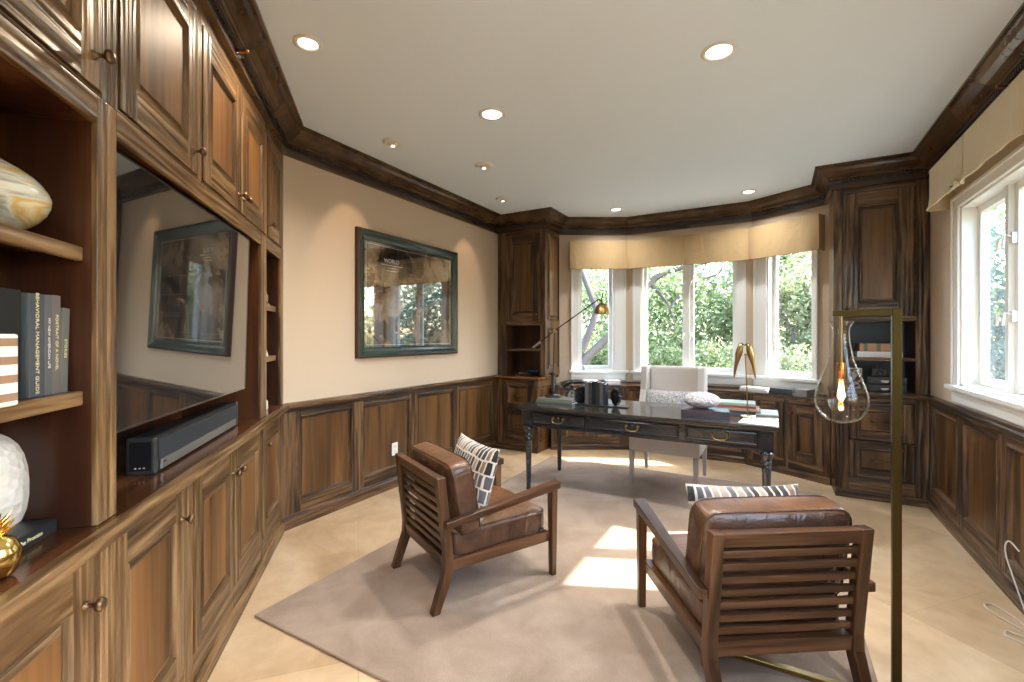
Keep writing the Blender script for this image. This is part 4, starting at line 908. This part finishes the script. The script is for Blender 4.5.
# ------------------------------------------------------------------ on the bay counter and in the tall cabinets
def onC(x, y, z=.7555): return FBC.w(x, y, z)
CT = .7555
book('book', 'white and grey book lying at the bottom of the pile on the right window counter', 'book', .024, .30, .16, cm('white_grey_cover', (.6, .6, .62), .4), onC(-.0, -.235), R(-30), 'pale books on the window counter', lying=True)
book('book', 'white book lying on top of the pale pile on the right window counter', 'book', .020, .28, .15, cm('white_cover', (.75, .75, .76), .4), onC(.005, -.23, CT+.0245), R(-28), 'pale books on the window counter', lying=True)
book('book', 'black book lying at the bottom of the dark pile on the right window counter', 'book', .034, .23, .16, cm('black_cover', (.025, .03, .035), .4), onC(.32, -.24), R(-30), 'dark books on the window counter', lying=True)
book('book', 'charcoal book lying on top of the dark pile on the right window counter', 'book', .026, .22, .15, cm('charcoal_cover', (.05, .055, .055), .4), onC(.325, -.235, CT+.0345), R(-31), 'dark books on the window counter', lying=True)
b = MB(); b.box(0, .11, 0, .15, 0, .055, cm('stone_grey_box', (.27, .25, .24), .5)); b.box(-.002, .112, -.002, .152, .055, .068, M_['stone_grey_box'])
tag(b.build('grey_box', loc=onC(.56, -.225), rot=(0, 0, R(-30)), bevel=.002), 'small grey lidded box at the right end of the window counter', 'box')
b = MB(); b.box(0, .17, 0, .13, 0, .045, cm('blue_white_box', (.55, .66, .78), .4)); b.box(.02, .15, -.001, 0, .01, .035, WP)
tag(b.build('blue_box', loc=FBA.w(-.30, -.20, CT), rot=(0, 0, R(30)), bevel=.003), 'pale blue and white box on the window counter under the left bay window', 'box')
b = MB(); b.box(0, .20, 0, .13, 0, .03, cm('grey_folder', (.30, .28, .27), .5)); b.box(.01, .19, .01, .12, .0305, .05, WP)
tag(b.build('document_stack', loc=FBA.w(-.58, -.20, CT), rot=(0, 0, R(30)), bevel=.002), 'short stack of grey and white papers on the left end of the window counter', 'papers')
b = MB(); b.lathe([(.022, 0), (.028, .004), (.030, .06), (.027, .062), (.025, .006), (0, .005)], cm('frosted_blue', (.55, .65, .72), .3), seg=20)
tag(b.build('blue_votive', loc=FBA.w(-.53, -.03, .9105)), 'small frosted blue votive cup on the sill of the left bay window', 'cup')
b = MB(); b.lathe([(.03, 0), (.05, .004), (.10, .045), (.105, .055), (.098, .052), (.045, .010), (0, .008)], cm('blue_glaze', (.02, .06, .13), .25), seg=28)
tag(b.build('blue_bowl', loc=(-2.53, 4.97, ZW+.002)), 'shallow dark blue bowl inside the left corner cabinet', 'bowl')
# right cabinet contents
z = 1.1485
for k, (c_, th, w_, lab) in enumerate((((.72, .72, .74), .024, .30, 'lower white book lying on the right corner cabinet shelf'), ((.75, .75, .77), .024, .30, 'upper white book lying on the right corner cabinet shelf'))):
    book('book', lab, 'book', th, w_, .2, cm('white_book_%d' % k, c_, .4), (.605, 4.84, z), 0, 'white books in the right corner cabinet', lying=True); z += th+.0006
LB = mat('banded_leather', (.4, .2, .1), .4)
_w = N(LB, 'ShaderNodeTexWave'); _w.bands_direction = 'X'; _w.inputs['Scale'].default_value = 3.6; L(LB, coords(LB, rnd=False), _w.inputs['Vector'])
setcol(LB, ramp(LB, _w.outputs['Fac'], [(0, (.42, .22, .11)), (.78, (.12, .14, .09))], True))
b = MB(); b.box(0, .27, 0, .18, 0, .068, LB); o = b.build('banded_box', loc=(.62, 4.85, z), bevel=.008, seg=3)
tag(o, 'tan leather box with green bands, on the white books in the right corner cabinet', 'box')
for k, (zz, lab) in enumerate(((ZW+.002, 'lower small black drawer box with silver pull in the right corner cabinet'), (ZW+.064, 'upper small black drawer box with silver pull in the right corner cabinet'))):
    t = empty('drawer_box', lab, 'box', (.675, 4.83, zz), 0, 'black drawer boxes'); BB = cm('charcoal_box', (.035, .037, .045), .35)
    b = MB(); b.box(0, .255, .004, .2, 0, .060, BB); b.build('body', t, bevel=.002)
    b = MB(); b.box(.006, .249, -.002, .0035, .005, .055, BB); d = b.build('drawer', t, bevel=.002)
    b = MB(); b.prism([(.085, .035), (.14, .035), (.135, .022), (.125, .016), (.10, .016), (.09, .022)], 'y', -.008, -.0025, M_['chrome']); b.build('pull', d)
    b = MB(); b.lathe([(.004, 0), (.004, .002), (0, .003)], M_['chrome'], (.03, -.002, .03), 10, 'y'); b.build('stud', d)
t = empty('camera_ornament', 'small black boxy vintage camera on the drawer boxes in the right corner cabinet', 'camera', (.76, 4.90, ZW+.125))
b = MB(); b.box(-.05, .05, -.03, .03, 0, .068, BLK); b.box(-.025, .025, -.02, .02, .068, .088, BLK); b.build('body', t, bevel=.005)
b = MB(); b.lathe([(.022, 0), (.022, .012), (.016, .02), (.014, .02), (0, .012)], BLK2, (0, -.03, .034), 20, 'y'); b.build('camera_lens', t)
t = empty('photo_frame', 'small silver standing photo frame at the left inside the right corner cabinet', 'picture', (.60, 4.93, ZW+.002), R(12))
b = MB(); b.slab(-.055, .055, 0, .19, 0, .01, [(-.043, .043, .012, .178)], M_['polished_silver'], M_['polished_silver']); b.build('frame', t, bevel=.002)
PHO = mat('black_and_white_photo', (.3, .3, .3), .2); setcol(PHO, ramp(PHO, noise(PHO, coords(PHO), 30, 3), [(.45, (.03, .03, .03)), (.55, (.6, .6, .6))]))
b = MB(); b.box(-.043, .043, .003, .009, .012, .178, PHO); b.build('photo', t)
b = MB(); b.box(-.02, .02, .010, .06, 0, .004, M_['polished_silver']); b.hexa([(-.02, .055, 0), (.02, .055, 0), (.02, .06, 0), (-.02, .06, 0)], [(-.02, .0105, .12), (.02, .0105, .12), (.02, .0135, .12), (-.02, .0135, .12)], BLK); b.build('easel', t)

# ------------------------------------------------------------------ small fittings
t = empty('wall_outlet', 'small white electrical outlet on the panelling behind the left armchair', 'outlet', FA.w(3.04, -.007, .33), FA.t)
b = MB(); b.box(-.035, .035, -.006, 0, -.055, .055, TRIMW); b.build('cover_plate', t, bevel=.002)
b = MB()
for zz in (-.022, .022): b.box(-.014, .014, -.008, -.006, zz-.014, zz+.014, cm('outlet_face', (.7, .69, .66), .4))
b.build('socket', t)
b = MB(); pts = []
key = [(1.01, 3.10, .30), (.985, 3.14, .33), (.97, 3.12, .27), (.985, 3.02, .12), (1.0, 2.97, .012), (.97, 3.06, .006), (.93, 3.14, .006), (.895, 3.12, .006), (.90, 3.05, .006), (.95, 2.96, .006), (.985, 2.88, .006), (.95, 2.86, .008), (.90, 2.88, .010), (.885, 2.84, .006), (.93, 2.80, .006), (.99, 2.72, .006), (1.0, 2.5, .006)]
kv = [Vector(k) for k in key]
for i in range(len(kv)-1):
    p0, p1, p2, p3 = kv[max(i-1, 0)], kv[i], kv[i+1], kv[min(i+2, len(kv)-1)]
    for j in range(6):
        u = j/6; pts.append(.5*((2*p1)+(p2-p0)*u+(2*p0-5*p1+4*p2-p3)*u*u+(3*p1-p0-3*p2+p3)*u**3))
pts.append(kv[-1]); o0 = kv[7]; b.tube([p-Vector((0, 0, 0)) for p in pts], .0035, cm('white_cable', (.62, .60, .56), .4), 8)
tag(b.build('power_cord', loc=(0, 0, 0)), 'thin white power cord looped on the floor by the right-hand wall', 'cord')

# ------------------------------------------------------------------ outdoors
b = MB(); b.box(-40, 40, -40, 60, -.75, -.6, SOIL); tag(b.build('ground'), kind='structure')
def branchy(b, p, d, ln, r, depth, ends, spread=.6):
    pts = [p]; rr = [r]; q = Vector(p); d = Vector(d).normalized()
    for k in range(4):
        d = (d+Vector((random.uniform(-1, 1), random.uniform(-1, 1), random.uniform(-.6, .8)))*.16).normalized(); q = q+d*ln/4; pts.append(q.copy()); rr.append(r*(1-.12*(k+1)))
    b.tube(pts, rr, BARK, 8); ends.append(q.copy()); ends.append(pts[2])
    if depth:
        for k in range(2 if depth > 1 else 3):
            nd = (d+Vector((random.uniform(-1, 1), random.uniform(-1, 1), random.uniform(-.3, .8)))*spread).normalized(); branchy(b, q, nd, ln*.72, rr[-1]*.75, depth-1, ends, spread)
def leaves(b, c, rad, n, size, m, hollow=.35):
    for _ in range(n):
        while True:
            v = Vector((random.uniform(-1, 1), random.uniform(-1, 1), random.uniform(-1, 1)))
            if hollow < v.length < 1: break
        p = Vector(c)+Vector((v.x*rad[0], v.y*rad[1], v.z*rad[2])); s = size*random.uniform(.6, 1.3)
        a = Vector((random.gauss(0, 1), random.gauss(0, 1), random.gauss(0, 1))).normalized(); e = a.cross(Vector((random.gauss(0, 1), random.gauss(0, 1), random.gauss(0, 1)))).normalized()
        b.poly([p-a*s, p+e*s*.45, p+a*s, p-e*s*.45], m)
def tree(label, x, y, h, rad, n, size, m, group, trunk_r=.09, name='tree', depth=2):
    t = empty(name, label, 'tree' if name == 'tree' else 'shrub', (x, y, -.6), 0, group); ends = []
    b = MB(); branchy(b, (0, 0, -.03), (random.uniform(-.1, .1), 0, 1), h*.45, trunk_r, depth, ends); b.build('trunk', t)
    b = MB(); nc = 9
    for k in range(nc):
        c = (random.uniform(-.6, .6)*rad, random.uniform(-.6, .6)*rad, h*random.uniform(.18, .9)); rr = rad*random.uniform(.35, .55); leaves(b, c, (rr, rr, rr*.8), n//nc, size, m, .2)
    b.build('foliage', t)
G1 = 'trees beyond the bay windows'
# big leaning tree seen through the left and middle bay windows
t = empty('branching_tree', 'grey-barked tree with thick crossing branches outside the left bay window', 'tree', (-4.6, 9.2, -.6))
def wp(x, y, z): return (x+4.6, y-9.2, z+.6)
b = MB()
b.tube([wp(-4.6, 9.2, -.65), wp(-4.6, 9.15, .0), wp(-3.51, 8.59, 0.7), wp(-3.3, 8.71, 1.16), wp(-3.16, 8.78, 1.56), wp(-3.08, 8.83, 1.85), wp(-3.16, 8.78, 2.09), wp(-3.28, 8.72, 2.45), wp(-3.39, 8.66, 2.81), wp(-3.51, 8.59, 3.35)], [.15, .12, .09, .075, .07, .07, .065, .06, .055, .05], BARK, 10)
b.tube([wp(-3.47, 8.61, 0.62), wp(-3.2, 8.76, 0.96), wp(-2.97, 8.89, 1.22), wp(-2.78, 9.0, 1.44), wp(-2.47, 9.18, 1.95), wp(-2.25, 9.31, 2.29), wp(-2.07, 9.4, 2.49), wp(-1.85, 9.53, 2.63), wp(-1.57, 9.69, 2.71), wp(-1.12, 9.95, 2.81)], [.11, .09, .08, .08, .075, .075, .065, .06, .05, .03], BARK, 10)
b.tube([wp(-2.16, 9.36, 2.37), wp(-1.99, 9.45, 2.19), wp(-1.85, 9.53, 1.99), wp(-1.76, 9.58, 1.73), wp(-1.71, 9.61, 1.46)], [.035, .03, .022, .017, .01], BARK, 8)
b.tube([wp(-1.81, 9.55, 1.89), wp(-1.69, 9.62, 2.13), wp(-1.57, 9.69, 2.29)], [.03, .022, .012], BARK, 8)
b.tube([wp(-1.42, 9.78, 2.53), wp(-1.23, 9.89, 2.47), wp(-1.02, 10.0, 2.55), wp(-0.88, 10.08, 2.69)], [.03, .028, .02, .012], BARK, 8)
b.build('trunk', t)
b = MB()
for c, r_, n in (((-3.2, 9.6, 2.6), 1.0, 260), ((-2.0, 9.5, 2.7), .9, 300), ((-4.3, 9.7, 2.3), 1.0, 260), ((-2.8, 9.8, 1.3), .9, 200)): leaves(b, wp(*c), (r_, .6, r_*.7), n, .085, LF1, .1)
b.build('foliage', t)
spec = [(-6.2, 12.0, 4.2, 1.9, 5200, .075, LF1), (-4.3, 13.2, 4.6, 2.0, 5200, .08, LF1), (-2.4, 12.2, 4.4, 1.9, 5600, .075, LF1), (-.9, 13.6, 4.8, 2.0, 5200, .08, LF1), (.5, 11.8, 4.4, 1.7, 7800, .07, LF2, ), (2.0, 13.0, 4.4, 1.9, 5200, .075, LF2), (3.6, 12.0, 4.4, 1.8, 5600, .07, LF3), (5.6, 13.5, 5, 2.1, 5200, .08, LF1), (-8.5, 13.5, 5, 2.3, 4200, .09, LF1), (7.8, 12, 5, 2.2, 5200, .08, LF1), (10.2, 13.2, 5, 2.3, 4200, .09, LF1), (-3.4, 16.5, 5.6, 2.6, 3600, .11, LF1), (1.2, 16.5, 5.4, 2.6, 3600, .11, LF2), (-7.5, 17, 6, 3, 3600, .11, LF1), (5, 17.5, 6, 3, 3600, .11, LF1)]
kinds = {id(LF1): 'fresh green leafy tree in the garden beyond the bay windows', id(LF2): 'pale yellow-green leafy tree beyond the right bay window', id(LF3): 'blue-green tree seen through the right-hand window'}
grp = {id(LF1): 'green trees beyond the bay', id(LF2): 'pale trees beyond the bay', id(LF3): 'blue-green trees outside'}
for s in spec: tree(kinds[id(s[6])], *s[:7], grp[id(s[6])], .05 if s[6] is LF2 else .09, depth=1 if s[6] is LF2 else 2)
for x, y in ((-5.6, 10.3), (-4.4, 10.6), (-3.2, 10.2), (-2.0, 10.5), (-.8, 10.2), (.5, 10.0), (1.7, 10.4), (3.0, 10.3), (4.2, 10.6)):
    m_ = LF1 if x < .2 else LF2 if x < 2.2 else LF3
    tree('low leafy shrub in the garden beyond the bay windows', x, y, 1.9, .85, 2600, .055, m_, 'shrubs beyond the bay windows', .03, 'shrub', 1)
for x, y in ((10.5, 2), (11.5, 6.5), (10.5, -2.5), (-3, -10), (1, -11), (4, -9.5)):
    tree('leafy tree in the side garden outside the windows behind the viewer', x, y, 4.0, 2.0, 2600, .12, LF1, 'side garden trees')
